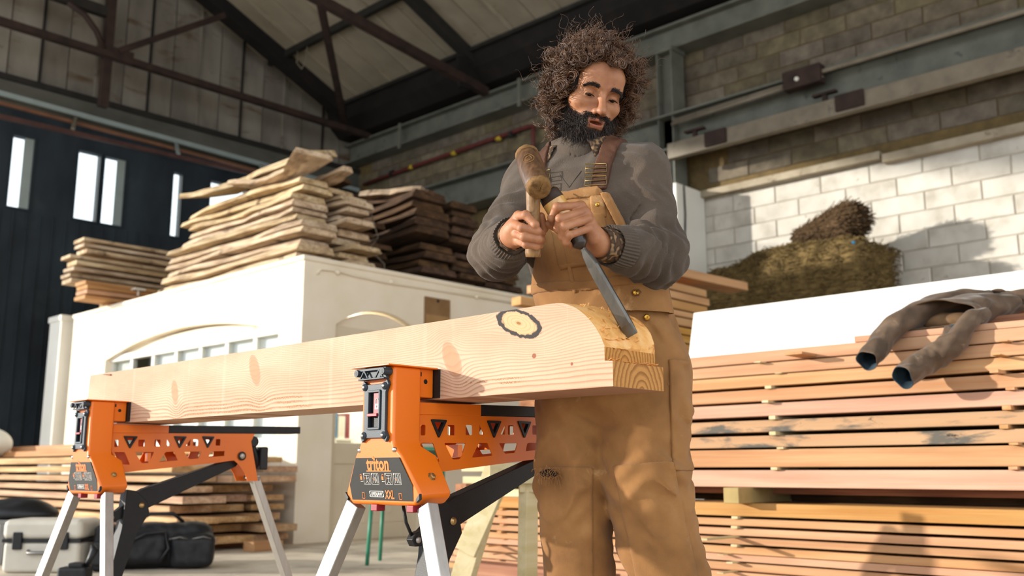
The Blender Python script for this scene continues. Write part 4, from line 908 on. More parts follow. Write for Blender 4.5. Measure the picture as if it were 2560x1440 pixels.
def beam_material():
    m = bpy.data.materials.new('planed_pine_beam'); m.use_nodes = True; t = m.node_tree; bs = t.nodes['Principled BSDF']
    bs.inputs['Roughness'].default_value = .72; bs.inputs['Specular IOR Level'].default_value = .3
    tc = nd(t, 'ShaderNodeTexCoord'); P = tc.outputs['Object']
    sp = nd(t, 'ShaderNodeSeparateXYZ'); t.links.new(P, sp.inputs[0]); y, z = sp.outputs[1], sp.outputs[2]   # z 0..0.19, y 0..2.56 from the carved end
    wob = nz(t, P, 1.0, 3, (0, 1.6, 5)); g = mth(t, 'ADD', z, mth(t, 'MULTIPLY', mth(t, 'SUBTRACT', wob, .5), .035))
    fine = nz(t, P, 1.0, 2, (0, 9, 30)); g = mth(t, 'ADD', g, mth(t, 'MULTIPLY', mth(t, 'SUBTRACT', fine, .5), .006))
    knots = [(.266, .158, .066, .027, -.35, 1), (.487, .092, .047, .024, -1.0, 0), (1.364, .129, .048, .024, -1.1, 0), (1.855, .09, .04, .02, -1.2, 0), (.219, .08, .007, .006, 0, 2), (.11, .054, .004, .004, 0, 2), (2.3, .05, .03, .02, .8, 0), (.57, .04, .02, .012, .2, 0)]
    qs = []
    for ky, kz, ra, rb, an, kind in knots:
        dy = mth(t, 'SUBTRACT', y, ky); dz = mth(t, 'SUBTRACT', z, kz); c, s = math.cos(an), math.sin(an)
        # the picture's right is -y, so turn the sense of the angle
        u = mth(t, 'ADD', mth(t, 'MULTIPLY', dy, -c), mth(t, 'MULTIPLY', dz, s)); v = mth(t, 'ADD', mth(t, 'MULTIPLY', dy, s), mth(t, 'MULTIPLY', dz, c))
        q = mth(t, 'SQRT', mth(t, 'ADD', mth(t, 'POWER', mth(t, 'ABSOLUTE', mth(t, 'DIVIDE', u, ra)), 2.0), mth(t, 'POWER', mth(t, 'ABSOLUTE', mth(t, 'DIVIDE', v, rb)), 2.0)))
        qs.append((q, kind))
        if kind < 2:
            fall = mth(t, 'EXPONENT', mth(t, 'MULTIPLY', mth(t, 'MULTIPLY', q, q), -.33))
            g = mth(t, 'SUBTRACT', g, mth(t, 'MULTIPLY', mth(t, 'MULTIPLY', dz, fall), .8))
    w = mth(t, 'ADD', mth(t, 'MULTIPLY', g, 62), mth(t, 'MULTIPLY', mth(t, 'MULTIPLY', g, g), 430))
    fr = mth(t, 'FRACT', w)
    late = mth(t, 'MULTIPLY', sstep(t, fr, .45, .92), mth(t, 'SUBTRACT', 1, sstep(t, fr, .94, 1.0)))
    patch = nz(t, P, 1.0, 4, (0, 2.5, 9))
    base = cmix(t, sstep(t, patch, .3, .7), hexc('b58f74'), hexc('c2a086'))
    lowz = mth(t, 'SUBTRACT', 1, sstep(t, z, .02, .12))
    stren = mth(t, 'ADD', .30, mth(t, 'MULTIPLY', lowz, .30))
    col = cmix(t, mth(t, 'MULTIPLY', late, stren), base, hexc('8f5c3e'))
    # saw marks: faint pale uprights
    saw = nz(t, P, 1.0, 3, (0, 130, .8)); col = cmix(t, mth(t, 'MULTIPLY', sstep(t, saw, .58, .75), .22), col, hexc('cdb6a2'))
    saw2 = nz(t, P, 1.0, 1, (0, 16, .2)); col = cmix(t, mth(t, 'MULTIPLY', sstep(t, saw2, .62, .72), .25), col, hexc('cbb29c'))
    # resin beads along the grain in the lower middle
    reg = mth(t, 'MULTIPLY', mth(t, 'MULTIPLY', sstep(t, y, .95, 1.15), mth(t, 'SUBTRACT', 1, sstep(t, y, 1.75, 2.1))), mth(t, 'SUBTRACT', 1, sstep(t, z, .035, .06)))
    reg2 = mth(t, 'MULTIPLY', mth(t, 'MULTIPLY', sstep(t, y, .22, .3), mth(t, 'SUBTRACT', 1, sstep(t, y, .42, .5))), mth(t, 'MULTIPLY', sstep(t, z, .02, .024), mth(t, 'SUBTRACT', 1, sstep(t, z, .034, .04))))
    reg = mth(t, 'MAXIMUM', reg, reg2)
    bead = nz(t, P, 1.0, 2, (0, 260, 300)); bl = mth(t, 'MULTIPLY', sstep(t, fr, .35, .6), mth(t, 'MULTIPLY', reg, sstep(t, bead, .44, .52)))
    pm = sstep(t, nz(t, P, 1.0, 3, (0, 7, 30)), .40, .48); bl = mth(t, 'MULTIPLY', bl, pm)
    col = cmix(t, mth(t, 'MULTIPLY', bl, .85), col, hexc('8a5a30'))
    for q, kind in qs:
        inside = mth(t, 'SUBTRACT', 1, sstep(t, q, .85, 1.0))
        ring = mth(t, 'FRACT', mth(t, 'MULTIPLY', q, 5.0 if kind == 1 else 4.0)); rl = sstep(t, ring, .6, 1.0)
        kc = cmix(t, mth(t, 'MULTIPLY', rl, .5), hexc('bd9870' if kind == 1 else 'a67654'), hexc('b07a4c')) if kind < 2 else hexc('8a5038')
        col = cmix(t, mth(t, 'MULTIPLY', inside, 1.0 if kind != 0 else .75), col, kc)
        if kind == 1:
            rag = mth(t, 'MULTIPLY', mth(t, 'SUBTRACT', nz(t, P, 1.0, 4, (0, 60, 60)), .5), .5)
            q2 = mth(t, 'ADD', q, rag)
            edge = mth(t, 'MULTIPLY', sstep(t, q2, .80, .90), mth(t, 'SUBTRACT', 1, sstep(t, q2, 1.08, 1.16)))
            col = cmix(t, edge, col, hexc('2b2422'))
            core = mth(t, 'SUBTRACT', 1, sstep(t, q, .08, .16)); col = cmix(t, core, col, hexc('8a5a2c'))
        if kind == 0:
            edge = mth(t, 'MULTIPLY', sstep(t, q, .85, 1.0), mth(t, 'SUBTRACT', 1, sstep(t, q, 1.02, 1.15)))
            col = cmix(t, mth(t, 'MULTIPLY', edge, .5), col, hexc('9a6848'))
    t.links.new(col, bs.inputs['Base Color'])
    b = nd(t, 'ShaderNodeBump'); b.inputs['Strength'].default_value = .25; b.inputs['Distance'].default_value = .002
    hsum = mth(t, 'ADD', mth(t, 'MULTIPLY', late, .5), nz(t, P, 1.0, 3, (30, 160, 60))); t.links.new(hsum, b.inputs['Height']); t.links.new(b.outputs[0], bs.inputs['Normal'])
    return m
def ring_material(name, cx, cz, sx, sz, c1, c2, f):
    """end grain: growth rings round (cx, cz) in the object's x,z"""
    m = bpy.data.materials.new(name); m.use_nodes = True; t = m.node_tree; bs = t.nodes['Principled BSDF']; bs.inputs['Roughness'].default_value = .8; bs.inputs['Specular IOR Level'].default_value = .25
    tc = nd(t, 'ShaderNodeTexCoord'); P = tc.outputs['Object']; sp = nd(t, 'ShaderNodeSeparateXYZ'); t.links.new(P, sp.inputs[0])
    wob = mth(t, 'MULTIPLY', mth(t, 'SUBTRACT', nz(t, P, 22, 3), .5), .014)
    a = mth(t, 'MULTIPLY', mth(t, 'SUBTRACT', sp.outputs[0], cx), sx); c = mth(t, 'MULTIPLY', mth(t, 'SUBTRACT', sp.outputs[2], cz), sz)
    r = mth(t, 'ADD', mth(t, 'SQRT', mth(t, 'ADD', mth(t, 'MULTIPLY', a, a), mth(t, 'MULTIPLY', c, c))), wob)
    fr = mth(t, 'FRACT', mth(t, 'MULTIPLY', r, f)); late = mth(t, 'MULTIPLY', sstep(t, fr, .3, .85), mth(t, 'SUBTRACT', 1, sstep(t, fr, .9, 1.0)))
    col = cmix(t, mth(t, 'MULTIPLY', late, .75), hexc(c1), hexc(c2))
    col = cmix(t, mth(t, 'MULTIPLY', sstep(t, nz(t, P, 260, 2), .52, .7), .3), col, hexc(c2))
    t.links.new(col, bs.inputs['Base Color']); return m
M['beam'] = beam_material()
M['beam_end'] = ring_material('beam_end_grain', .098, -.01, 1.1, .85, 'b9854b', '7d4f24', 72)
M['beam_end2'] = ring_material('beam_step_grain', .07, .04, 1.3, .8, 'bd8748', '825222', 80)
M['beam_carved'] = mk('fresh_carved_wood', ['c98a45', 'dda561', 'e9bd83'], sc=(3, 1, 3), ns=9, det=6, rough=.8, bump=1.0, bsc=45, bst=(1, .5, 1), stain=('b06a25', 20, .58, .08, (1, .4, 1)))
BX0, BX1, BY0, BZ0, BZ1 = 1.587, 1.765, 1.235, .821, 1.012
bm_o = empty('timber_beam', (BX0, BY0, BZ0), 'long pale pine beam with knots and a half carved rounded end, clamped across two stands', 'beam')
# local: x 0..0.178, y 0..2.556, z 0..0.191 ; carved part is a displaced grid
wdt, LEN, HT = BX1 - BX0, 2.556, BZ1 - BZ0
k = MB()
k.add([(0, .16, 0), (wdt, .16, 0), (wdt, LEN, 0), (0, LEN, 0), (0, .16, HT), (wdt, .16, HT), (wdt, LEN - .02, HT), (0, LEN - .02, HT)],
      [(0, 3, 2, 1), (4, 5, 6, 7), (1, 2, 6, 5), (3, 0, 4, 7)]); k.add([(wdt, LEN, 0), (0, LEN, 0), (0, LEN - .02, HT), (wdt, LEN - .02, HT)], [(0, 1, 2, 3)])
r_ = random.Random(4)
# lower foot block of the end (full width) and the stepped, carved shoulder
def prof(xf):
    """carved outline (y, z) from the step up to the top, for a fraction across the width"""
    pts = []
    e = .14 - .018 * math.sin(xf * 3.1)
    for i in range(25):
        a = i / 24 * math.pi / 2
        pts.append((.021 + e * (1 - math.cos(a)) ** (1.0 - .1 * xf), .083 + (HT - .083) * math.sin(a) ** (1.55 - .8 * xf)))
    return pts
NX = 22
rows = []
for i in range(NX + 1):
    xf = i / NX; pr = prof(xf); row = []
    for j, (yy, zz) in enumerate(pr):
        rough = .5 + .5 * math.sin(min(1, max(0, (xf - .05) / .6)) * math.pi) if .06 < xf < .7 else .15
        step = .0075 * rough * ((math.floor(j / 2.2) % 2) - .5) + r_.uniform(-.0035, .0035) * rough
        if j in (0, 24): step = 0
        row.append((xf * wdt, yy + step * .8, zz + step * .7))
    rows.append(row)
vs_ = [p for row in rows for p in row]; n_ = 25
k.add(vs_, [(i * n_ + j, i * n_ + j + 1, (i + 1) * n_ + j + 1, (i + 1) * n_ + j) for i in range(NX) for j in range(n_ - 1)], 1)
# side faces of the carved part (fan to the y=.16 edge)
for xi, row in ((0, rows[0]), (NX, rows[-1])):
    x = row[0][0]; poly = [(x, .16, 0), (x, 0, 0), (x, 0, .052), (x, .021, .054)] + [tuple(p) for p in row] + [(x, .16, HT)]
    k.add(poly, [tuple(range(len(poly)))], 0)
k.add([(0, rows[0][-1][1], HT), (wdt, rows[-1][-1][1], HT), (wdt, .16, HT), (0, .16, HT)], [(0, 1, 2, 3)], 1)
k.add([(0, 0, 0), (wdt, 0, 0), (wdt, .16, 0), (0, .16, 0)], [(0, 3, 2, 1)], 0)
k.add([(0, 0, 0), (wdt, 0, 0), (wdt, 0, .052), (0, 0, .052)], [(0, 1, 2, 3)], 2)
k.add([(0, 0, .052), (wdt, 0, .052), (wdt, .021, .054), (0, .021, .054)], [(0, 1, 2, 3)], 1)
k.add([(0, .021, .054), (wdt, .021, .054), (wdt, .021, .083), (0, .021, .083)], [(0, 1, 2, 3)], 3)
k.build('beam_body', [M['beam'], M['beam_carved'], M['beam_end'], M['beam_end2']], bm_o)
# torn slivers on the carved face, curls at the step
for i in range(26):
    xf = r_.uniform(.02, .75); j = r_.randint(3, 22); p = Vector(rows[int(xf * NX)][j]); q = MB(); l = r_.uniform(.004, .010); d = Vector((r_.uniform(-.4, .4), -.6, r_.uniform(.1, .9))).normalized()
    q.bar(p, p + d * l, r_.uniform(.002, .005), .001, (0, r_.uniform(-1, 1), 1)); q.build('splinter', M['beam_carved'], bm_o)
for i in range(14):
    q = MB(); x = r_.uniform(.01, wdt - .01); q.bar((x, .018, .054), (x + r_.uniform(-.006, .006), .006, .054 + r_.uniform(.001, .006)), r_.uniform(.004, .01), .0009); q.build('splinter', M['beam_carved'], bm_o)
q = MB(); q.tube([(-.001, 2.42, .187), (-.003, 2.35, .181)], [.001, .003], 6); q.build('splinter', M['board_red'], bm_o)

# ================================================================== clamp stands
M['orange'] = mk('orange_powder_coat', ['d8680c', 'e07010'], ns=3, rough=.38, spec=.5, bump=.06, bsc=400)
M['slate'] = mk('slate_grey_plastic', ['2b333a', '323b43'], ns=20, rough=.5, bump=.1, bsc=300)
M['black_steel'] = mk('black_powder_coat', ['0f0f10', '171718'], ns=30, rough=.5, bump=.15, bsc=300)
M['red_plastic'] = mk('dark_red_plastic', ['7d1420', '8a1826'], ns=10, rough=.45)
M['label_black'] = mk('matt_black_label', ['1d1b19', '252321'], ns=8, rough=.6)
M['print_orange'] = mk('orange_print', ['e0793a'], rough=.6)
M['print_white'] = mk('white_print', ['cfcac2'], rough=.6)
M['chrome'] = mk('bright_screw_metal', ['c2beb8'], rough=.25, metal=1)
M['zinc'] = mk('yellow_zinc_bolt', ['b89a6a'], rough=.35, metal=.9)
M['leg_alu'] = mk('satin_aluminium_leg', ['a5a09a', 'b4afa9'], sc=(1, 1, .05), ns=60, rough=.42, metal=.75, spec=.5)
def plate(outer, holes, y0, y1, name_m=0):
    """flat plate in x,z with holes, between y0 and y1 -> MB"""
    bm = bmesh.new(); edges = []
    for loop in [outer] + holes:
        v = [bm.verts.new((a, y0, c)) for a, c in loop]
        edges += [bm.edges.new((v[i], v[(i + 1) % len(v)])) for i in range(len(v))]
    bmesh.ops.triangle_fill(bm, use_beauty=True, use_dissolve=False, edges=edges, normal=(0, -1, 0))
    r = bmesh.ops.extrude_face_region(bm, geom=list(bm.faces)); bmesh.ops.translate(bm, vec=(0, y1 - y0, 0), verts=[e for e in r['geom'] if isinstance(e, bmesh.types.BMVert)])
    bm.verts.index_update(); k = MB(); k.add([v.co[:] for v in bm.verts], [tuple(v.index for v in f.verts) for f in bm.faces]); bm.free(); return k
def rnd(poly, r, n=3):
    """round the corners of a polygon"""
    out = []; m = len(poly)
    for i in range(m):
        p = Vector((*poly[i], 0)); a = Vector((*poly[i - 1], 0)); c = Vector((*poly[(i + 1) % m], 0))
        d1 = (a - p); d2 = (c - p); q = min(r, d1.length * .45, d2.length * .45); s = p + d1.normalized() * q; e = p + d2.normalized() * q
        for j in range(n + 1):
            t_ = j / n; b_ = s * (1 - t_) ** 2 + p * 2 * t_ * (1 - t_) + e * t_ ** 2; out.append((b_.x, b_.y))
    return out
def text_mb(body, size, at, sx=1, shear=0, bold=0, depth=.0006, align='CENTER'):
    """lettering on a face looking towards -x: text right is -y"""
    cu = bpy.data.curves.new('t', 'FONT'); cu.body = body; cu.size = size; cu.align_x = align; cu.shear = shear; cu.offset = bold; cu.resolution_u = 3
    o = bpy.data.objects.new('t', cu); SC.collection.objects.link(o); bpy.context.view_layer.update()
    me = bpy.data.meshes.new_from_object(o.evaluated_get(bpy.context.evaluated_depsgraph_get()))
    k = MB(); k.add([(at[0] - depth, at[1] - v.co.x * sx, at[2] + v.co.y) for v in me.vertices], [tuple(p.vertices) for p in me.polygons])
    bpy.data.objects.remove(o); bpy.data.curves.remove(cu); bpy.data.meshes.remove(me); return k
def fpoly(k, poly, u0, u1):
    """polygon given in (v, z), extruded along x"""
    return k.prism(poly, 'x', u0, u1)
def outline(k, v0, v1, z0, z1, u, w=.0007):
    for a, b_, c, d in ((v0, v1, z0, z0 + w), (v0, v1, z1 - w, z1), (v0, v0 + w, z0, z1), (v1 - w, v1, z0, z1)): k.box((u - .0005, a, c), (u, b_, d))
def clamp_stand(loc, label):
    t = empty('clamp_stand', loc, label, 'clamp stand', 'orange clamp stands carrying the beam')
    # housing: column over a spreading foot
    k = MB()
    half = [(.060, .893), (.060, .722), (.066, .708), (.086, .686), (.137, .600), (.137, .590), (.115, .572)]
    poly = half + [(-a, c) for a, c in half[::-1]]
    n = len(poly); slope = lambda z: .022 * max(0, min(1, (.70 - z) / .12))
    vs_ = [(slope(c), a, c) for a, c in poly] + [(.085 + (.03 if c < .7 else 0), a * (1 if c > .7 else 1.0), c + (.004 if c < .62 else 0)) for a, c in poly]
    k.add(vs_, [tuple(range(n)), tuple(range(2 * n - 1, n - 1, -1))] + [(i, n + i, n + (i + 1) % n, (i + 1) % n) for i in range(n)])
    k.build('housing', M['orange'], t, bevel=.008, seg=3)
    k = MB(); k.box((.075, -.05, .824), (.130, .05, .893)); k.build('fixed_jaw', M['orange'], t, bevel=.003)
    k = MB(); k.box((-.022, -.066, .892), (.131, .078, .8955)); k.build('top_plate', M['orange'], t, bevel=.001)
    k = MB(); k.box((.1305, -.068, .824), (.1365, .068, .893)); k.build('rubber_pad', M['black_steel'], t)
    k = MB(); k.cyl((.105, -.0505, .862), (.105, -.047, .862), .006, 12); k.box((.085, -.0506, .874), (.092, -.05, .884)); k.build('hole', M['black_steel'], t)
    # dark clip under the top plate
    k = MB(); k.box((-.020, -.052, .883), (-.004, .058, .889)); k.box((-.020, -.046, .862), (-.004, .052, .866)); k.box((-.010, -.044, .864), (-.002, .05, .886))
    for a in (-.04, -.012, .016, .044): k.bar((-.018, a, .866), (-.018, a + (.014 if a in (-.04, .016) else -.014), .884), .004, .004, (1, 0, 0))
    for a in (-.046, .052): k.cyl((-.026, a, .879), (0, a, .879), .0085, 14)
    c = k.build('release_clip', M['slate'], t, bevel=.001)
    k = MB()
    for a in (-.046, .052): k.cyl((-.0265, a, .879), (-.026, a, .879), .0048, 12)
    k.build('socket', M['black_steel'], c)
    # lock switch plate
    oct_ = [(.030, .852), (.044, .862), (.050, .850), (.040, .832), (.040, .744), (.050, .728), (.044, .716), (.030, .726)]
    poly = oct_ + [(-a, cc) for a, cc in oct_[::-1]]
    k = plate([(a, cc) for a, cc in poly], [[(-.020, .835), (.020, .835), (.020, .748), (-.020, .748)]], 0, .008)
    k.v = [(-.001 - b_, a, cc) for a, b_, cc in k.v]
    s_ = k.build('switch_plate', M['slate'], t, bevel=.0012)
    k = MB()
    for a, b_, cc, d in ((-.023, .023, .832, .838), (-.023, .023, .745, .751), (-.024, -.018, .747, .836), (.018, .024, .747, .836)): k.box((-.013, a, cc), (-.006, b_, d))
    k.build('slot_rim', M['slate'], s_, bevel=.0015)
    k = MB(); k.box((-.0025, -.02, .749), (-.0005, .02, .834)); k.build('slot_back', M['black_steel'], s_)
    k = MB(); k.box((-.006, -.0175, .782), (-.0026, .008, .832)); k.box((-.017, -.018, .776), (-.004, .0185, .783)); lv = k.build('lock_lever', M['red_plastic'], s_, bevel=.001)
    k = MB(); k.box((-.0066, -.0125, .793), (-.006, .0015, .806)); k.tube([(-.0064, -.0105, .806), (-.0064, -.0105, .813), (-.0064, -.0085, .817), (-.0064, -.0055, .8185), (-.0064, -.0025, .817), (-.0064, -.0005, .813), (-.0064, -.0005, .806)], .0011, 5)
    k.build('padlock_mark', M['print_white'], s_)
    k = MB(); k.cyl((-.0071, -.0055, .8005), (-.0066, -.0055, .8005), .002, 8); k.box((-.0071, -.0063, .7955), (-.0066, -.0047, .8005)); k.build('keyhole_mark', M['red_plastic'], s_)
    for a in (-.037, .037):
        for cc in (.846, .732):
            k = MB(); k.lathe((-.008, a, cc), (-1, 0, 0), [(0, .009), (.003, .009), (.0031, .0065), (.006, .006), (.007, .003)], 14); k.build('screw', M['slate'], s_, smooth=True)
            k = MB(); k.lathe((-.0135, a, cc), (-1, 0, 0), [(0, .0045), (.0022, .0042), (.003, .002)], 10); k.build('screw_head', M['chrome'], s_, smooth=True)
    for a in (-.070, .070):
        k = MB(); k.lathe((.004, a * .92, .6985), (-1, 0, .1), [(0, .0065), (.005, .006), (.0075, .003)], 12); k.build('screw', M['chrome'], t, smooth=True)
    # black label plate with its print; it follows the front slope
    def lab(k): k.v = [(x + slope(z), y, z) for x, y, z in k.v]; return k
    half = [(.080, .681), (.116, .618), (.112, .583)]
    k = MB(); fpoly(k, half + [(-a, c_) for a, c_ in half[::-1]], -.0016, .002); lp = lab(k).build('label_plate', M['label_black'], t)
    U = -.0017
    k = text_mb('triton', .042, (U, .0, .6530), sx=.84, shear=.06, bold=.0014); k.box((U - .0006, -.046, .6490), (U, .044, .6515)); k.lathe((U - .0006, .0145, .6825 - .0015), (1, 0, 0), [(0, .0034), (.0006, .0034)], 12)
    lab(k).build('logo_print', M['print_orange'], lp)
    k = MB()
    for a in (.058, .028, -.022, -.053): outline(k, a - .026, a, .6195, .6455, U); k.box((U - .0005, a - .0035, .642), (U, a - .0008, .645))
    for a in (.058, -.022):   # little pictures: clamp with post, foot on pedal
        for p, q in (((a - .004, .640), (a - .022, .641)), ((a - .012, .640), (a - .012, .626)), ((a - .012, .626), (a - .005, .621)), ((a - .013, .626), (a - .019, .6205)), ((a - .009, .634), (a - .016, .634)), ((a - .02, .637), (a - .021, .624))): k.bar((U - .0003, *p), (U - .0003, *q), .0009, .0005, (1, 0, 0))
    for a in (.028, -.053):
        for p, q in (((a - .009, .644), (a - .005, .623)), ((a - .014, .644), (a - .02, .622)), ((a - .02, .644), (a - .0235, .622)), ((a - .012, .637), (a - .012, .624)), ((a - .012, .624), (a - .0155, .624)), ((a - .0155, .637), (a - .0155, .624))): k.bar((U - .0003, *p), (U - .0003, *q), .0008, .0005, (1, 0, 0))
    for a in (.0665, -.0135):
        for i in range(3): k.box((U - .0005, a - .0055 + .0035 * i, .6255), (U, a - .003 + .0035 * i, .6268))
    lab(k).build('pictogram_print', M['print_white'], lp)
    k = MB()
    for a, op in ((.0675, 0), (-.0125, 1)):
        k.box((U - .0005, a - .0035, .630), (U, a + .0035, .638)); sh = .002 * op
        for p, q in (((a + .0027 - sh, .638), (a + .0027 - sh, .642)), ((a + .0027 - sh, .6425), (a - .0022 - sh, .6425)), ((a - .0022 - sh, .642), (a - .0022 - sh, .638 + .003 * op))): k.bar((U - .0003, *p), (U - .0003, *q), .001, .0005, (1, 0, 0))
    for p, q in (((.0535, .636), (.0535, .631)), ((-.0265, .631), (-.0265, .636)), ((.024, .634), (.017, .629)), ((-.057, .634), (-.064, .629))): k.bar((U - .0003, *p), (U - .0003, *q), .001, .0005, (1, 0, 0))
    lab(k).build('arrow_print', M['print_orange'], lp)
    k = text_mb('UPERJAW', .0115, (U, .016, .5935), sx=.83, bold=.0003)
    for q in (text_mb('S', .0185, (U, .0405, .5912), sx=.62, bold=.0003), text_mb('S', .0185, (U, -.0085, .5912), sx=.62, bold=.0003)): k.add(q.v, q.f)
    for cc in (.5905, .6035): k.box((U - .0005, -.0075, cc), (U, .039, cc + .001))
    lab(k).build('word_print', M['print_white'], lp)
    lab(text_mb('XXL', .027, (U, -.0315, .5875), sx=.64, shear=.18, bold=.0006)).build('size_print', M['print_orange'], lp)
    for a in (.066, -.070):
        k = MB(); outline(k, a - .005, a + .005, .586, .6005, U, .0012); lab(k).build('slot_mark', M['print_orange'], lp)
        k = MB(); k.box((U - .001, a - .003, .588), (U, a + .002, .598)); lab(k).build('slot', M['black_steel'], lp)
    k = MB()
    for sg in (-1, 1): fpoly(k, [(sg * .1365, .6005), (sg * .124, .588), (sg * .127, .580), (sg * .1375, .588)], .016, .024)
    k.build('corner_cap', M['black_plastic'], t, bevel=.001)
    for a in (.03, -.10):
        k = MB(); k.box((.02, a - .012, .558), (.045, a + .012, .574)); k.build('leg_lock', M['red_plastic'], t, bevel=.002)
    k = MB(); k.lathe((.072, -.112, .636), (0, -.86, .5), [(-.004, .011), (.004, .011), (.004, .008), (.009, .0075), (.010, .004)], 6); k.build('hex_bolt', M['zinc'], t)
    # legs: two at the front, one under the arm's end
    def leg(a, b_, w, h, up, nm='leg'):
        k = MB(); k.bar(a, b_, w, h, up); o = k.build(nm, M['leg_alu'], t, bevel=.003)
        d = (Vector(b_) - Vector(a)).normalized(); e = Vector(b_); k = MB(); k.bar(e - d * .05, e, w + .006, h + .006, up); k.build('rubber_foot', M['black_plastic'], o, bevel=.003); return o
    leg((.045, .128, .573), (-.02, .40, .012), .044, .03, (1, 0, .12))
    leg((.045, -.132, .573), (-.02, -.37, .012), .044, .03, (1, 0, .12))
    leg((.69, 0, .63), (.96, .0, .012), .030, .04, (0, 1, 0))
    # arm: two pierced side plates, flanges, sliding rail
    def tz(u): return .783 + .022 * (u - .09)
    def bz(u): return .648 + .097 * (u - .16)
    outer = [(.08, tz(.08)), (.66, tz(.66)), (.645, .765), (.684, .612), (.638, .612), (.625, .64), (.60, .672), (.575, .692), (.50, bz(.5)), (.08, bz(.08))]
    holes = []; rims = []
    def sq(a, b_): z0 = .734 + .03 * (a - .09); return [(a, z0), (b_, z0), (b_, z0 + .025), (a, z0 + .025)]
    for a, b_ in ((.098, .113), (.185, .210), (.246, .270), (.398, .420), (.492, .512)): holes.append(rnd(sq(a, b_), .002, 1))
    for a, b_, f in ((.294, .312, 1), (.370, .388, -1)):
        z0 = .735 + .03 * (a - .09); holes.append(rnd([(a, z0), (b_, z0), ((a if f > 0 else b_), z0 + .026)], .002, 1))
    for a, b_ in ((.130, .178), (.321, .368), (.435, .482)):
        z0 = .731 + .022 * (a - .13); p = [(a, z0 + .041), (b_, z0 + .041), ((a + b_) / 2, z0)]; holes.append(rnd(p, .004)); rims.append(rnd(p, .004))
    for q in ([(.100, .717), (.138, .717), (.160, .672), (.108, .676)], [(.174, .718), (.248, .719), (.229, .679), (.203, .678)], [(.292, .720), (.324, .721), (.342, .689), (.268, .683)], [(.364, .721), (.435, .723), (.424, .697), (.387, .694)], [(.472, .724), (.532, .726), (.532, .708), (.465, .702)]): holes.append(rnd(q, .004))
    for sgn in (-1, 1):
        plate(outer, holes, sgn * .042 - .0015, sgn * .042 + .0015).build('arm', M['orange'], t)
    k = MB(); k.box((.08, -.042, tz(.08) - .001), (.09, .042, tz(.08)))
    k.add([(.08, -.042, bz(.08)), (.5, -.042, bz(.5)), (.5, .042, bz(.5)), (.08, .042, bz(.08)), (.08, -.042, bz(.08) + .003), (.5, -.042, bz(.5) + .003), (.5, .042, bz(.5) + .003), (.08, .042, bz(.08) + .003)], [(0, 3, 2, 1), (4, 5, 6, 7), (0, 1, 5, 4), (1, 2, 6, 5), (2, 3, 7, 6), (3, 0, 4, 7)])
    k.build('arm_bottom', M['orange'], t)
    for a, c_ in ((.35, .72), (.23, .70)):
        k = MB(); k.bar((a, -.041, c_), (a + .03, .041, c_), .012, .03); k.build('cross_web', M['orange'], t)
    for p in rims:
        cx = sum(a for a, _ in p) / len(p); cz = sum(c_ for _, c_ in p) / len(p)
        o_ = [(cx + (a - cx) * 1.10, cz + (c_ - cz) * 1.10) for a, c_ in p]; i_ = [(cx + (a - cx) * .66, cz + (c_ - cz) * .66) for a, c_ in p]
        plate(o_, [i_], -.0475, -.036).build('hole_rim', M['black_plastic'], t)
    def rail(nm, m, u0, u1, zo0, zo1, v):
        k = MB(); pts = []
        for u in (u0, u1):
            for a in (-v, v):
                for zz_ in (zo0, zo1): pts.append((u, a, .783 + .022 * (u - .09) + zz_))
        k.add(pts, [(0, 2, 3, 1), (4, 5, 7, 6), (0, 1, 5, 4), (2, 6, 7, 3), (0, 4, 6, 2), (1, 3, 7, 5)]); return k.build(nm, m, t, bevel=.002)
    rail('slide_cover', M['orange'], .078, .298, 0, .029, .046)
    rail('slide_rail', M['black_steel'], .298, .872, .001, .029, .044)
    k = MB(); k.box((.328, -.06, .8245), (.345, .06, .90)); k.box((.318, -.055, .8245), (.327, .055, .898)); k.bar((.36, 0, .83), (.34, 0, .885), .08, .02, (1, 0, 0)); k.build('sliding_jaw', M['orange'], t, bevel=.002)
    k = MB(); k.lathe((.605, -.047, .708), (0, -1, 0), [(0, .017), (.003, .017), (.004, .012)], 16); pv = k.build('pivot_washer', M['black_plastic'], t, smooth=True)
    k = MB(); k.lathe((.605, -.050, .708), (0, -1, 0), [(0, .011), (.003, .0105), (.005, .007)], 14); k.build('pivot_bolt', M['leg_alu'], pv, smooth=True)
    # clamp knob behind the arm's end
    k = MB(); k.tube([(.665, 0, .775), (.688, 0, .72), (.715, 0, .66)], .016, 8); k.box((.70, -.03, .655), (.735, .03, .745)); k.cyl((.675, -.02, .765), (.675, .02, .765), .022, 12); k.build('clamp_knob', M['black_plastic'], t, bevel=.006)
    k = MB(); k.bar((.66, 0, .628), (.705, 0, .620), .05, .014); k.build('leg_clasp', M['grey_metal'], t, bevel=.002)
    # pedal linkage
    k = MB(); k.prism([(.615, .690), (.598, .668), (.225, .508), (.19, .545), (.20, .570), (.235, .588), (.55, .687)], 'y', -.020, .020); lv = k.build('lever', M['black_steel'], t, bevel=.002)
    k = MB(); k.prism([(.165, .586), (.20, .58), (.245, .54), (.255, .50), (.215, .44), (.165, .27), (.12, .08), (.08, .09), (.125, .30), (.155, .45), (.16, .52)], 'y', -.026, .026); pd = k.build('pedal_arm', M['black_steel'], t, bevel=.003)
    k = MB(); k.box((.04, -.05, .055), (.135, .05, .085)); k.build('pedal', M['black_plastic'], pd, bevel=.006)
    k = MB(); k.lathe((.222, -.0265, .53), (0, -1, 0), [(0, .010), (.002, .010), (.0025, .007), (.006, .0065), (.0065, .003)], 14); k.build('bolt', M['zinc'], pd, smooth=True)
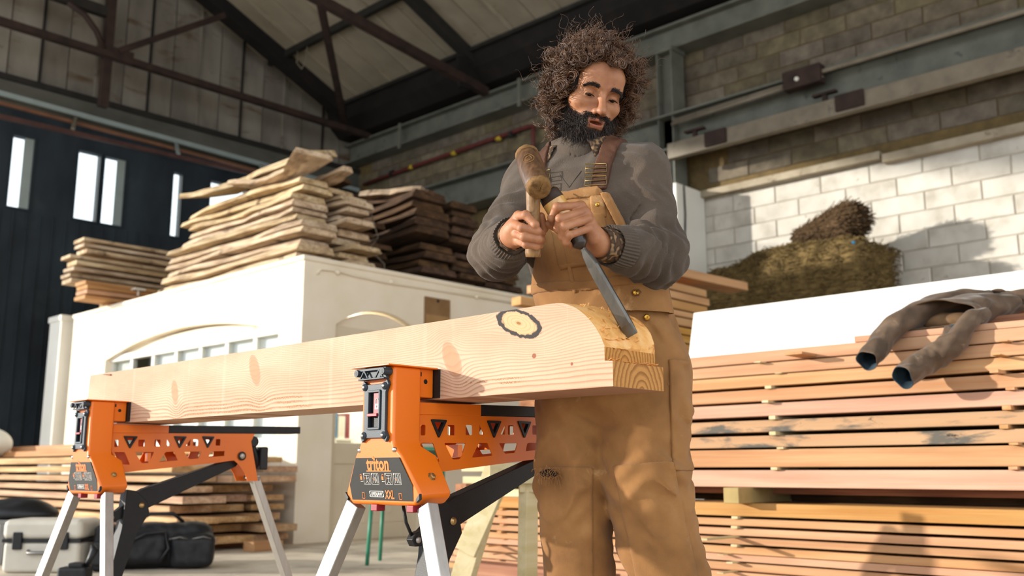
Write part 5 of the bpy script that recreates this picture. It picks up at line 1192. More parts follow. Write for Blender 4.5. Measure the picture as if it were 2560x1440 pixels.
    k = MB(); k.prism([(.165, .586), (.16, .53), (.135, .51), (.115, .505), (.105, .49), (.115, .474), (.135, .474), (.165, .49)], 'y', -.012, .012); k.build('crank', M['black_steel'], pd, bevel=.002)
    k = MB(); k.lathe((.122, -.013, .489), (0, -1, 0), [(0, .008), (.004, .0075), (.005, .004)], 12); k.build('crank_bolt', M['leg_alu'], pd, smooth=True)
    k = MB(); k.tube([(.085, -.0, .57), (.095, 0, .53), (.118, 0, .49)], .004, 6); k.build('link_rod', M['black_steel'], t, smooth=True)
    return t
clamp_stand((1.45, 1.83, 0), 'near orange clamp stand with black label holding the beam before the man')
clamp_stand((1.45, 3.475, 0), 'far orange clamp stand with black label under the distant end of the beam')
# ================================================================== the carpenter
def mix_attr(m, attr, hexcol):
    """blend a second colour in by a point attribute"""
    t = m.node_tree; bs = t.nodes['Principled BSDF']; src = bs.inputs['Base Color'].links[0].from_socket
    a = nd(t, 'ShaderNodeAttribute', attribute_name=attr); t.links.new(cmix(t, a.outputs['Fac'], src, hexc(hexcol)), bs.inputs['Base Color'])
M['skin'] = mk('warm_skin', ['8d5b3f', '9e6a4a', 'ab7856'], ns=25, det=5, rough=.5, bump=.15, bsc=350, spec=.4, stain=('854a33', 18, .62, .15))
_sb = M['skin'].node_tree.nodes['Principled BSDF']; _sb.inputs['Subsurface Weight'].default_value = .12; _sb.inputs['Subsurface Radius'].default_value = (.01, .004, .002); _sb.inputs['Subsurface Scale'].default_value = .6
mix_attr(M['skin'], 'lip', '8a4238')
mix_attr(M['skin'], 'stubble', '4a2e22')
M['hair'] = mk('dark_brown_hair', ['38241a', '503420', '6b482c'], ns=60, rough=.42, spec=.5)
M['beard'] = mk('black_brown_beard', ['17110d', '241811', '2e2018'], ns=60, rough=.5, spec=.4)
M['hair_base'] = mk('dark_hair_base', ['120b07', '1d120b'], ns=60, rough=.9)
M['eye_white'] = mk('eye_white', ['b9aca0'], rough=.25)
M['iris'] = mk('dark_iris', ['20130c'], rough=.2)
M['sweater'] = mk('grey_brown_knit', ['41372f', '4d4238', '594c41'], ns=7, det=6, rough=.95, bump=.5, bsc=420, sheen=.12, stain=('66584c', 260, .6, .14))
M['canvas'] = mk('brown_duck_canvas', ['75502c', '8d6338', 'a17547'], ns=6, det=7, rough=.9, bump=.35, bsc=700, sheen=.1, stain=[('6f4a28', 5, .60, .14), ('b58d60', 9, .64, .12), ('4e3a28', 11, .72, .06)])
M['canvas_seam'] = mk('canvas_seam_thread', ['5f3f20', '6e4a28'], ns=40, rough=.9)
M['leather'] = mk('brown_strap_webbing', ['3e2416', '4e2f1e', '5a3826'], ns=14, rough=.7, bump=.3, bsc=300)
M['plaid'] = mk('brown_plaid_cotton', ['4a3322', '2d241d', '86694a'], sc=(1, 1, 1), ns=95, det=0, rough=.9)
M['brass'] = bpy.data.materials['brass']
M['old_brass'] = mk('tarnished_brass', ['6f5a34', '857046'], ns=20, rough=.4, metal=1)
HEAD = np.array((1.8620, 1.5040, 1.6060))
_r = HEAD - np.array((0, 0, .65)); _r /= np.linalg.norm(_r)
hf = Vector(-_r); hf.z = 0; hf.normalize(); hf.rotate(Euler((0, 0, R(21)))); hf = (hf * math.cos(R(22)) + Vector((0, 0, -math.sin(R(22))))).normalized()
hl = Vector((0, 0, 1)).cross(hf).normalized(); hu = hf.cross(hl); hu.rotate(Matrix.Rotation(R(-9), 4, hf)); hl.rotate(Matrix.Rotation(R(-9), 4, hf))
HM = np.array([hl, hf, hu])               # rows: man's left, forward, up
def hw(p): return HEAD + np.asarray(p, float) @ HM
man = empty('person', (1.93, 1.52, 0), 'bearded curly haired man in brown bib overalls and grey sweater holding chisel and mallet', 'person')
MO = np.array((1.93, 1.52, 0))
# ---- head, in its own frame
g = Grid((-.098, -.125, -.15), (.098, .135, .14), .0021)
def sym(fn): return np.minimum(fn(-1), fn(1))
f = ellip(g, (0, -.010, .034), (.076, .098, .088))
f = smin(f, ellip(g, (0, .026, -.036), (.061, .060, .086)), .03)
f = smin(f, ellip(g, (0, .060, -.098), (.030, .028, .022)), .03)
f = smin(f, sym(lambda s: cap(g, (s * .052, .0, -.062), (s * .026, .058, -.094), .014, .014)), .03)
f = smin(f, sym(lambda s: ellip(g, (s * .044, .056, -.026), (.021, .022, .017))), .022)
f = smin(f, ellip(g, (0, .070, .045), (.052, .024, .034)), .03)
f = smin(f, sym(lambda s: cap(g, (s * .043, .074, .018), (s * .010, .087, .014), .010, .010)), .014)
f = smax(f, -sym(lambda s: ellip(g, (s * .032, .1, -.001), (.021, .022, .0135))), .014)
f = smin(f, ellip(g, (0, .074, -.068), (.034, .024, .026)), .02)
f = smin(f, cap(g, (0, .083, .008), (0, .112, -.034), .0068, .0100), .012)
f = smin(f, ellip(g, (0, .1145, -.040), (.0112, .0125, .0100)), .007)
f = smin(f, sym(lambda s: ellip(g, (s * .0125, .101, -.0435), (.0075, .011, .008))), .006)
f = smax(f, -sym(lambda s: ellip(g, (s * .0068, .107, -.0515), (.0038, .006, .0042))), .003)
f = smin(f, sym(lambda s: cap(g, (s * .021, .086, -.0675), (s * .002, .0975, -.0635), .0042, .0052)), .005)
f = smin(f, sym(lambda s: cap(g, (s * .018, .087, -.0765), (s * .001, .0955, -.0785), .0048, .0062)), .005)
f = smax(f, -ellip(g, (0, .1, -.0712), (.0185, .022, .0034)), .003)
lid = sym(lambda s: ellip(g, (s * .0318, .0725, -.002), (.0142, .0138, .0136)))
lid = smax(lid, -sym(lambda s: ellip(g, (s * .0322, .087, -.0072), (.0112, .011, .0031))), .0015)
f = smin(f, lid, .003)
f = smin(f, sym(lambda s: ellip(g, (s * .079, -.012, -.012), (.008, .018, .030))), .006)
V, Q = nets(g, f); V = relax(V, Q, 1, .35)
lv_ = V.copy()
lip = (np.exp(-((V[:, 0] / .019) ** 4)) * np.exp(-(((V[:, 2] + .0715) / .0105) ** 4)) * (V[:, 1] > .083)).clip(0, 1)
def cheekline(y): return np.interp(y, [-.03, .01, .03, .055, .075, .09, .12], [.02, -.012, -.035, -.052, -.056, -.058, -.058])
bm_ = ((V[:, 2] < cheekline(V[:, 1])) & (V[:, 1] > -.045)) | ((V[:, 2] < -.047) & (V[:, 2] > -.062) & (np.abs(V[:, 0]) < .031) & (V[:, 1] > .082))
lipz = (np.abs(V[:, 0]) < .0225) & (V[:, 2] > -.0845) & (V[:, 2] < -.060 + .004 * np.abs(V[:, 0]) / .02) & (V[:, 1] > .08)
bm_ &= ~lipz; bm_ &= ~((V[:, 2] > -.052) & (V[:, 1] > .095))
stub = bm_.astype(float) * .9
hairz = np.where(V[:, 1] > .03, np.interp(V[:, 1], [.03, .05, .08], [.030, .058, .070]), np.interp(V[:, 1], [-.1, -.03, .0, .03], [-.085, -.055, .0, .03]))
hm_ = V[:, 2] > hairz + .012 * np.abs(np.sin(V[:, 0] * 60))
parts_v = [hw(V)]; parts_q = [Q]; attr = [np.stack([lip * .8, np.maximum(stub, hm_ * .8)], 1)]
HV, HQ = V, Q
# ---- neck, trunk and limbs under the clothes (coarse)
tf = np.array((-.962, -.272, 0)); tl = np.array((.272, -.962, 0)); tu = np.array((0, 0, 1.0))
RSH, LSH = np.array((1.845, 1.688, 1.400)), np.array((1.915, 1.392, 1.378))
RELB, RWRI = np.array((1.6700, 1.6470, 1.1760)), np.array((1.5430, 1.4750, 1.1720))
LELB, LWRI = np.array((1.8910, 1.3290, 1.1570)), np.array((1.6620, 1.3230, 1.1470))
RHIP, LHIP = np.array((1.925, 1.60, .92)), np.array((1.95, 1.42, .92))
RKN, LKN = np.array((1.8490, 1.5680, 0.6380)), np.array((1.9220, 1.4060, 0.6390))
RAN, LAN = np.array((1.93, 1.60, .09)), np.array((2.02, 1.33, .09))
zc_ = [.80, .92, 1.06, 1.20, 1.31, 1.385, 1.43, 1.47]
cx_ = [1.945, 1.940, 1.915, 1.890, 1.875, 1.876, 1.876, 1.876]; cy_ = [1.515, 1.512, 1.51, 1.525, 1.533, 1.540, 1.545, 1.545]
ta_ = [.165, .168, .152, .160, .178, .165, .105, .062]; tb__ = [.125, .128, .118, .120, .122, .104, .075, .060]
def torso(g, da=0, db=0):
    Z = g.Z; cx = np.interp(Z, zc_, cx_); cy = np.interp(Z, zc_, cy_); a = np.interp(Z, zc_, ta_) + da; b = np.interp(Z, zc_, tb__) + db
    x, y = g.X - cx, g.Y - cy; u = x * tl[0] + y * tl[1]; v = x * tf[0] + y * tf[1]
    rr = np.sqrt((u / a) ** 2 + (v / b) ** 2)
    return np.maximum((rr - 1) * np.minimum(a, b), Z - 1.475), u, v
NECKB = np.array((1.872, 1.535, 1.43)); NECKT = hw((0, -.028, -.075))
def limbs(g, k=1.0):
    f = cap(g, NECKB, NECKT, .060, .055)
    for s, e, w_ in ((RSH, RELB, RWRI), (LSH, LELB, LWRI)):
        f = smin(f, cap(g, s, e, .050, .040), .02); f = smin(f, cap(g, e, w_, .038, .026), .015)
    for h, k_, a in ((RHIP, RKN, RAN), (LHIP, LKN, LAN)):
        f = smin(f, cap(g, h, k_, .065, .05), .012); f = smin(f, cap(g, k_, a, .050, .036), .02)
    return f
g = Grid((1.45, 1.1, .06), (2.15, 1.85, 1.60), .0125)
t_, _, _ = torso(g, -.03, -.03)
V, Q = nets(g, smin(np.maximum(t_, .84 - g.Z), limbs(g), .03)); parts_v.append(V); parts_q.append(Q); attr.append(np.zeros((len(V), 2)))
# ---- hands
def hand(lo, hi, palm, fingers, thumb, wr):
    g = Grid(lo, hi, .0016)
    f = None
    for pts, rad in palm:
        e = chain(g, pts, rad, .008); f = e if f is None else smin(f, e, .014)
    for pts, rad in fingers + [thumb]:
        e = chain(g, pts, rad, .003)
        for q, r_ in zip(pts[1:3], rad[1:3]): e = smin(e, sphere(g, q, r_ * 1.06), .003)
        f = smin(f, e, .0035)
    V, Q = nets(g, f); V = relax(V, Q, 1, .4)
    return V, Q
FR = [.0100, .0095, .0085, .0072]
Lf = [([(1.5980, 1.3240, 1.2220), (1.5350, 1.3370, 1.2090), (1.5400, 1.3580, 1.1900), (1.5730, 1.3720, 1.1860)], FR),
      ([(1.6030, 1.3140, 1.2090), (1.5360, 1.3310, 1.1820), (1.5460, 1.3460, 1.1640), (1.5830, 1.3620, 1.1630)], FR),
      ([(1.6050, 1.3080, 1.1910), (1.5420, 1.3250, 1.1640), (1.5520, 1.3400, 1.1470), (1.5900, 1.3540, 1.1470)], [.0098, .0092, .0082, .0072]),
      ([(1.6080, 1.3090, 1.1700), (1.5530, 1.3190, 1.1470), (1.5570, 1.3320, 1.1340), (1.5910, 1.3460, 1.1340)], [.0088, .0082, .0075, .0066])]
Lth = ([(1.6520, 1.3400, 1.1530), (1.6170, 1.3660, 1.1620), (1.5870, 1.3770, 1.1770), (1.5550, 1.3810, 1.1830)], [.017, .0135, .0112, .0088])
Lp = [([(1.6000, 1.3250, 1.2210), (1.6420, 1.3290, 1.1670), (1.6660, 1.3230, 1.1440)], [.013, .019, .027]), ([(1.6100, 1.3120, 1.1700), (1.6330, 1.3170, 1.1530), (1.6640, 1.3220, 1.1450)], [.012, .017, .026]),
      ([(1.6070, 1.3150, 1.1990), (1.6380, 1.3230, 1.1640)], [.013, .018]), ([(1.6230, 1.3530, 1.1950), (1.6510, 1.3300, 1.1590), (1.6860, 1.3190, 1.1440)], [.012, .020, .027])]
V, Q = hand((1.50, 1.20, 1.06), (1.78, 1.46, 1.28), Lp, Lf, Lth, LWRI); parts_v.append(V); parts_q.append(Q); attr.append(np.zeros((len(V), 2)))
Rf = [([(1.5070, 1.4260, 1.2000), (1.4900, 1.3880, 1.1920), (1.4980, 1.3680, 1.1680), (1.5040, 1.3700, 1.1610)], FR),
      ([(1.5040, 1.4340, 1.1820), (1.4820, 1.3920, 1.1630), (1.5070, 1.3680, 1.1550), (1.5380, 1.3820, 1.1590)], FR),
      ([(1.5090, 1.4350, 1.1630), (1.4890, 1.3920, 1.1440), (1.5120, 1.3710, 1.1390), (1.5400, 1.3840, 1.1450)], [.0098, .0092, .0082, .0072]),
      ([(1.5190, 1.4360, 1.1480), (1.5000, 1.3970, 1.1300), (1.5180, 1.3820, 1.1270), (1.5430, 1.3930, 1.1340)], [.0090, .0082, .0075, .0066])]
Rth = ([(1.5400, 1.4570, 1.1640), (1.5580, 1.4260, 1.1620), (1.5540, 1.3960, 1.1760), (1.5380, 1.3870, 1.1980)], [.017, .0135, .0112, .0090])
Rp = [([(1.5120, 1.4290, 1.2000), (1.5220, 1.4540, 1.1790), (1.5380, 1.4740, 1.1700)], [.014, .020, .027]), ([(1.5220, 1.4390, 1.1500), (1.5290, 1.4570, 1.1620), (1.5380, 1.4740, 1.1700)], [.013, .018, .026]),
      ([(1.5080, 1.4360, 1.1780), (1.5250, 1.4580, 1.1730)], [.014, .020]), ([(1.5480, 1.4370, 1.1690), (1.5350, 1.4600, 1.1670), (1.5540, 1.5000, 1.1740)], [.013, .022, .027])]
V, Q = hand((1.42, 1.33, 1.06), (1.68, 1.60, 1.28), Rp, Rf, Rth, RWRI); parts_v.append(V); parts_q.append(Q); attr.append(np.zeros((len(V), 2)))
o_ = 0; allq = []
for v_, q_ in zip(parts_v, parts_q): allq.append(q_ + o_); o_ += len(v_)
allv = np.concatenate(parts_v); at_ = np.concatenate(attr)
me = np_mesh('body', allv - MO, np.concatenate(allq), M['skin'])
for i, nm in enumerate(('lip', 'stubble')):
    a_ = me.attributes.new(nm, 'FLOAT', 'POINT'); a_.data.foreach_set('value', np.ascontiguousarray(at_[:len(me.vertices), i], np.float32))
body = mesh_obj('body', me, man)
def mpart(k, nm, m, parent=None, **kw):
    k.v = [tuple(np.array(p) - MO) for p in k.v]; return k.build(nm, m, parent or man, **kw)
# eyes, brows
for s in (-1, 1):
    k = MB(); c = hw((s * .0318, .0725, -.002)); d = hw((s * .0318, .0725 + .01, -.002 - .0075)) - c; d /= np.linalg.norm(d)
    k.lathe(c - d * .0122, d, [(.0122 - .0122 * math.cos(a * math.pi / 12), .0122 * math.sin(a * math.pi / 12)) for a in range(13)], 16); e = mpart(k, 'eye', M['eye_white'], smooth=True)
    k = MB(); k.lathe(c + d * .0102, d, [(0, .0062), (.0013, .0056), (.0022, .003), (.0024, .0)], 14); mpart(k, 'iris', M['iris'], e, smooth=True)
n = 420; P_ = []
for s in (-1, 1):
    t_ = RNG.uniform(0, 1, n); x = .012 + .036 * t_; z = .0165 + .0035 * np.sin(t_ * 2.4) - .006 * t_ ** 3 + RNG.normal(0, .0022, n) * (1 - .5 * t_); y = .0955 - 9.0 * (x - .01) ** 2
    root = np.stack([s * x, y, z], 1); d = np.stack([s * np.full(n, .8), np.full(n, .15), .35 - .7 * t_], 1) + RNG.normal(0, .2, (n, 3)); l = RNG.uniform(.006, .010, (n, 1))
    P_.append(np.stack([root, root + d * l * .5 + (0, .001, 0), root + d * l], 1))
P_ = np.concatenate(P_); strands('eyebrows', hw(P_), .0005, M['beard'], man, MO)
P_ = []
for s in (-1, 1):
    x = RNG.uniform(-.0115, .0115, 260); zz_ = -.0046 - .9 * (x ** 2) * 18; root = np.stack([s * .0322 + x, .0865 - 16 * x ** 2, zz_], 1); d = np.stack([x * 12, np.full(260, .8), np.full(260, -.6)], 1) + RNG.normal(0, .15, (260, 3)); P_.append(np.stack([root, root + d * .003, root + d * .0055 + (0, 0, .001)], 1))
strands('eyelashes', hw(np.concatenate(P_)[::2]), .0003, M['beard'], man, MO)
# ---- beard
vi = np.nonzero(bm_)[0]; sel = RNG.choice(vi, 9500); root = HV[sel] + RNG.normal(0, .0008, (9500, 3))
cen = np.array((0, .0, -.03)); nr = root - cen; nr /= np.linalg.norm(nr, axis=1)[:, None]
must = (root[:, 2] > -.062) & (np.abs(root[:, 0]) < .033) & (root[:, 1] > .08)
ln = np.where(must, RNG.uniform(.008, .014, 9500), np.where(root[:, 2] < -.08, RNG.uniform(.022, .046, 9500), RNG.uniform(.012, .026, 9500)))
dirn = nr * .55 + np.array((0, .05, -.75)) + RNG.normal(0, .25, nr.shape); dirn[must] = np.stack([np.sign(root[must, 0]) * .8, np.full(must.sum(), .25), np.full(must.sum(), -.55)], 1) + RNG.normal(0, .15, (must.sum(), 3))
dirn /= np.linalg.norm(dirn, axis=1)[:, None]
K = 9; t_ = np.linspace(0, 1, K)[None, :, None]; ph = RNG.uniform(0, 6.28, (9500, 1, 1)); e1 = np.cross(dirn, (0.3, .2, 1)); e1 /= np.linalg.norm(e1, axis=1)[:, None]; e2 = np.cross(dirn, e1)
fq = RNG.uniform(4, 9, (9500, 1, 1)); P_ = root[:, None] + dirn[:, None] * ln[:, None, None] * t_ + (e1[:, None] * np.cos(fq * t_ + ph) + e2[:, None] * np.sin(fq * t_ + ph)) * .0026 * t_ ** .7
strands('beard', hw(P_), np.where(t_[..., 0] > .8, .00028, .00042), M['beard'], man, MO)
# ---- hair: a dark core and clumped ringlets
g = Grid((-.14, -.17, -.12), (.14, .13, .20), .005)
f = ellip(g, (0, -.020, .042), (.092, .112, .104)); f = smin(f, ellip(g, (0, -.055, -.03), (.085, .07, .075)), .03) + .007 * waves(g, 70, 21)
f = np.maximum(f, -(ellip(g, (0, .085, -.02), (.062, .075, .095)))); f = np.maximum(f, g.Y - .055 - np.maximum(g.Z - .07, 0) * .9)
f = np.maximum(f, -(g.Z + .10))
V, Q = nets(g, f); mesh_obj('hair_core', np_mesh('hair_core', hw(relax(V, Q, 1)) - MO, Q, M['hair_base']), man)
vi = np.nonzero(hm_ | ((HV[:, 1] < .015) & (HV[:, 2] > -.09)))[0]
NC, NS, K = 1060, 8, 30
side_ = np.nonzero((np.abs(HV[:, 0]) > .05) & (HV[:, 1] > -.005) & (HV[:, 1] < .058) & (HV[:, 2] > -.035) & (HV[:, 2] < .085) & (HV[:, 2] > np.interp(HV[:, 1], [0, .03, .045, .058], [-.04, .0, .025, .055])))[0]
rt_ = np.concatenate([HV[RNG.choice(vi, 900)], HV[RNG.choice(side_, 160)]]); cen = np.array((0, -.015, .02)); nr = rt_ - cen; nr /= np.linalg.norm(nr, axis=1)[:, None]
d0 = nr + RNG.normal(0, .25, nr.shape); d0 /= np.linalg.norm(d0, axis=1)[:, None]
front = (rt_[:, 1] > .045)
hh_ = RNG.uniform(.014, .048, NC) * np.where(rt_[:, 2] > .08, .78, 1.05); hh_[front] *= .75
gdir = np.array((0, -.1, -1.0)) - nr * (nr @ np.array((0, -.1, -1.0)))[:, None] + RNG.normal(0, .55, nr.shape); gdir[front] += (0, .5, .6)
gdir /= np.linalg.norm(gdir, axis=1)[:, None]; gl = RNG.uniform(.012, .04, NC); gl[front] *= .6
hr = RNG.uniform(.0055, .0105, NC); tn = 6.283 * RNG.uniform(1.3, 2.6, NC) * RNG.choice([-1, 1], NC); ph = RNG.uniform(0, 6.28, NC)
rep = lambda a: np.repeat(a, NS, axis=0)
root = rep(rt_) + RNG.normal(0, .003, (NC * NS, 3)); d = rep(d0) + RNG.normal(0, .05, (NC * NS, 3)); hj = RNG.uniform(.85, 1.12, NC * NS)
hr_ = rep(hr) * RNG.uniform(.85, 1.15, NC * NS); tn_ = rep(tn) * RNG.uniform(.95, 1.05, NC * NS); ph_ = rep(ph) + RNG.normal(0, .25, NC * NS)
ax_ = d * .5 + rep(gdir); ax_ /= np.linalg.norm(ax_, axis=1)[:, None]
e1 = np.cross(ax_, (.3, .5, .8)); e1 /= np.linalg.norm(e1, axis=1)[:, None]; e2 = np.cross(ax_, e1)
t_ = np.linspace(0, 1, K)[None, :, None]; an = tn_[:, None, None] * t_ + ph_[:, None, None]
P_ = root[:, None] + d[:, None] * (rep(hh_) * hj)[:, None, None] * (1 - (1 - t_) ** 2) + rep(gdir)[:, None] * rep(gl)[:, None, None] * t_ ** 1.6 + (e1[:, None] * np.cos(an) + e2[:, None] * np.sin(an)) * hr_[:, None, None] * np.minimum(t_ * 2.5, 1)
P_ = hw(P_); so = strands('hair', P_, np.where(t_[..., 0] > .9, .0004, .0007), M['hair'], man, MO)
# flyaway single hairs
nf = 900; r0 = HV[RNG.choice(vi, nf)]; nr = r0 - cen; nr /= np.linalg.norm(nr, axis=1)[:, None]; d = nr + RNG.normal(0, .3, nr.shape); l = RNG.uniform(.045, .072, nf); e1 = np.cross(d, (.3, .5, .8)); e1 /= np.linalg.norm(e1, axis=1)[:, None]; e2 = np.cross(d, e1)
an = RNG.uniform(8, 20, (nf, 1, 1)) * t_ + RNG.uniform(0, 6, (nf, 1, 1)); P_ = r0[:, None] + d[:, None] * l[:, None, None] * t_ + (e1[:, None] * np.cos(an) + e2[:, None] * np.sin(an)) * .006; ok = ~((r0[:, 1] > .06))
strands('loose_hair', hw(P_[ok]), .00028, M['hair'], man, MO)
# ---- sweater
g = Grid((1.50, 1.14, 1.02), (2.10, 1.84, 1.485), .0042)
T, U_, V_ = torso(g, .018, .016)
fold = .0065 * waves(g, 34, 31, ax=(1, 1, .8)) + .002 * waves(g, 80, 32)
def sleeve(s, e, w_, r0, r1, r2):
    a = cap(g, s, e, r0, r1); b = cap(g, e, w_, r1, r2); d = smin(a, b, .035)
    # gathers round the elbow and forearm
    ax = (w_ - e) / np.linalg.norm(w_ - e); t = (g.X - e[0]) * ax[0] + (g.Y - e[1]) * ax[1] + (g.Z - e[2]) * ax[2]
    ringf = np.sin(t * 190 + 2.5 * np.sin(g.Z * 60) + 2 * np.sin(g.X * 50)) * .0045 * np.exp(-((t - .07) / .09) ** 2)
    ax2 = (e - s) / np.linalg.norm(e - s); t2 = (g.X - s[0]) * ax2[0] + (g.Y - s[1]) * ax2[1] + (g.Z - s[2]) * ax2[2]
    ringf = ringf + np.sin(t2 * 85 + 3 * np.sin(g.X * 33 + g.Y * 29)) * .0055 * np.exp(-((t2 - .2) / .1) ** 2)
    return d + ringf
RCU = RELB + (RWRI - RELB) * .80; LCU = LELB + (LWRI - LELB) * .72
ds = smin(T, smin(cap(g, RSH, NECKB, .070, .062), cap(g, LSH, NECKB, .072, .062), .03), .03)
ds = smin(ds, sleeve(RSH, RELB, RCU, .073, .060, .047), .028); ds = smin(ds, sleeve(LSH, LELB, LCU, .075, .064, .050), .028)
ds = ds + fold
nkd = np.sqrt((g.X - NECKB[0] + .004) ** 2 + (g.Y - NECKB[1]) ** 2)
swf = smax(ds, -smax(nkd - .066, 1.40 - g.Z, .004), .004)
sw = solid('sweater', g, np.maximum(swf, 1.045 - g.Z), M['sweater'], man, MO, 2)
gs_, ds_, nkd_ = g, ds, nkd
# overall bib and straps as shells over the sweater
front = V_ > 0
zt_ = 1.318
hwid = np.interp(g.Z, [1.02, 1.10, 1.18, zt_], [.20, .185, .125, .080])
UO = .012
def shell(lo_, hi_, mask): return np.maximum(np.maximum(ds - fold * .6 - hi_, lo_ - ds + fold * .6), mask)
bibm = smax(np.abs(U_ - UO) - hwid, g.Z - zt_ - .012 * np.abs(U_ - UO) / .08, .008) + 0 * g.X
arms_ = smin(cap(g, RSH, RELB, .073, .062), cap(g, RELB, RCU, .062, .05), .02); arms_ = np.minimum(arms_, smin(cap(g, LSH, LELB, .076, .066), cap(g, LELB, LCU, .066, .05), .02))
noarm = .012 - arms_
dT = T + .4 * fold
def tshell(lo_, hi_, mask): return smax(np.maximum(dT - hi_, lo_ - dT), mask, .003)
bibf = tshell(-.012, .010, np.maximum(bibm, -V_ + .02))
bib = solid('bib', g, bibf, M['canvas'], man, MO, 2)
pk = smax(np.abs(U_ - UO - .012) - .070, np.abs(g.Z - 1.195) - .062, .012)
pocket = solid('bib_pocket', g, tshell(-.002, .0135, np.maximum(pk, -V_)), M['canvas'], man, MO, 1)
pk = smax(np.abs(U_ - UO - .052) - .030, np.abs(g.Z - 1.232) - .026, .006)
solid('pen_pocket', g, tshell(.002, .0165, np.maximum(pk, -V_)), M['canvas'], bib, MO, 1)
for nm, pk in (('top_hem', smax(np.abs(U_ - UO) - .078, np.abs(g.Z - zt_ + .012) - .011, .004)), ('centre_seam', smax(np.abs(U_ - UO + .028) - .006, np.abs(g.Z - 1.19) - .12, .003)), ('pocket_hem', smax(np.abs(U_ - UO - .012) - .068, np.abs(g.Z - 1.138 - .05 * (U_ - UO)) - .007, .003)), ('waist_band', np.abs(g.Z - 1.085 - .1 * np.abs(U_ - UO) ** 1.0) - .012)):
    solid(nm, g, tshell(-.002, .0145, np.maximum(np.maximum(pk, np.abs(U_ - UO) - hwid + .004), -V_ + .01)), M['canvas'], bib, MO, 1)
def strap_u(s): return UO + s * np.interp(g.Z, [1.2, 1.31, 1.44, 1.5], [.066, .072, .094, .094])
sm = [(np.abs(U_ - strap_u(s)) - .0195) for s in (1, -1)]
for s, m_ in zip((1, -1), sm):
    fs_ = np.maximum(np.maximum(ds - .0095, -.006 - ds), np.maximum(m_, 1.315 - g.Z - (V_ < -.02) * .3)); fs_ = np.maximum(fs_, 1.12 - g.Z)
    st = solid('shoulder_strap', g, fs_, M['leather'], man, MO, 1)
    # buckle, tab and tail
    fs_ = tshell(.0, .0155, np.maximum(np.maximum(np.abs(U_ - strap_u(s)) - .017, np.abs(g.Z - 1.272) - .028), -V_)); solid('strap_tab', g, fs_, M['canvas'], st, MO, 1)
    if s == 1:
        fs_ = tshell(.003, .020, np.maximum(np.maximum(np.abs(U_ - UO - .092 - .30 * (1.30 - g.Z)) - .010, np.abs(g.Z - 1.21) - .095), -V_)); solid('strap_tail', g, fs_, M['canvas'], st, MO, 1)
def torso_pt(u, z, off):
    """a point on the front of the trunk"""
    c = np.array((np.interp(z, zc_, cx_), np.interp(z, zc_, cy_), z)); a = np.interp(z, zc_, ta_) + .018; b = np.interp(z, zc_, tb__) + .016
    v = b * math.sqrt(max(0, 1 - (u / a) ** 2)) + off; return Vector(c + tl * u + tf * v)
for s in (1, -1):
    u0 = UO + s * .071
    for zz_, hh, nm in ((1.338, .012, 'buckle'), (1.372, .012, 'slider')):
        k = MB(); k.tube([torso_pt(u0 - .024, zz_ - hh, .014), torso_pt(u0 + .024, zz_ - hh, .014), torso_pt(u0 + .024, zz_ + hh, .014), torso_pt(u0 - .024, zz_ + hh, .014)], 0.0017, 6, closed=True)
        k.tube([torso_pt(u0 - .024, zz_, .015), torso_pt(u0 + .024, zz_, .015)], .0014, 6); mpart(k, nm, M['old_brass'], smooth=True)
def stud(p, n_, r=.0075, nm='button'):
    k = MB(); k.lathe(p, n_, [(0, r), (.003, r), (.0045, r * .8), (.005, .001)], 14); k.lathe(Vector(p) + Vector(n_).normalized() * .0045, n_, [(0, r * .35), (.0015, r * .3), (.002, .0005)], 8); mpart(k, nm, M['brass'], smooth=True)
stud(torso_pt(UO + .071, 1.276, .014), tf, .006); stud(torso_pt(UO + .078, 1.228, .012), tf, .004, 'rivet')
k = MB(); k.bar(torso_pt(UO + .018, 1.306, .0135), torso_pt(UO + .034, 1.294, .0135), .004, .002); mpart(k, 'buttonhole', M['canvas_seam'])
# ribbed cuffs, neckband, shirt cuffs and collar
def ribbed(nm, a, b, r0, r1, m, ribs=40, amp=.0014, hollow=True):
    a, b = Vector(a), Vector(b); d = (b - a).normalized(); x = d.orthogonal().normalized(); y = d.cross(x); n_ = ribs * 4; k = MB(); vs = []
    prof = [(0, 0), (.08, 1), (.3, 1), (.6, 1), (.92, 1), (1, .4)]
    for t, w_ in prof:
        r = r0 + (r1 - r0) * t
        for i in range(n_):
            q = r + amp * (1 if math.sin(i * math.pi / 2 + .7) > 0 else -1) * w_ + .0012 * math.sin(i * .21 + t * 3)
            an = 2 * math.pi * i / n_; vs.append(a.lerp(b, t) + (x * math.cos(an) + y * math.sin(an)) * q)
    for t in (1.0,):
        for i in range(n_): an = 2 * math.pi * i / n_; vs.append(a.lerp(b, .75) + (x * math.cos(an) + y * math.sin(an)) * (r1 - .007))
    m_ = len(prof) + 1; k.add(vs, [(j * n_ + i, j * n_ + (i + 1) % n_, (j + 1) * n_ + (i + 1) % n_, (j + 1) * n_ + i) for j in range(m_ - 1) for i in range(n_)])
    return mpart(k, nm, m, smooth=True)
RD = (RWRI - RELB) / np.linalg.norm(RWRI - RELB); LD = (LWRI - LELB) / np.linalg.norm(LWRI - LELB)
ribbed('cuff', RCU - RD * .02, RWRI - RD * .012, .046, .043, M['sweater']); ribbed('cuff', LCU - LD * .02, LWRI - LD * .030, .051, .046, M['sweater'])
ribbed('shirt_cuff', RWRI - RD * .03, RWRI + RD * .006, .036, .035, M['plaid'], 12, .0006); ribbed('shirt_cuff', LWRI - LD * .05, LWRI + LD * .008, .041, .037, M['plaid'], 12, .0006)
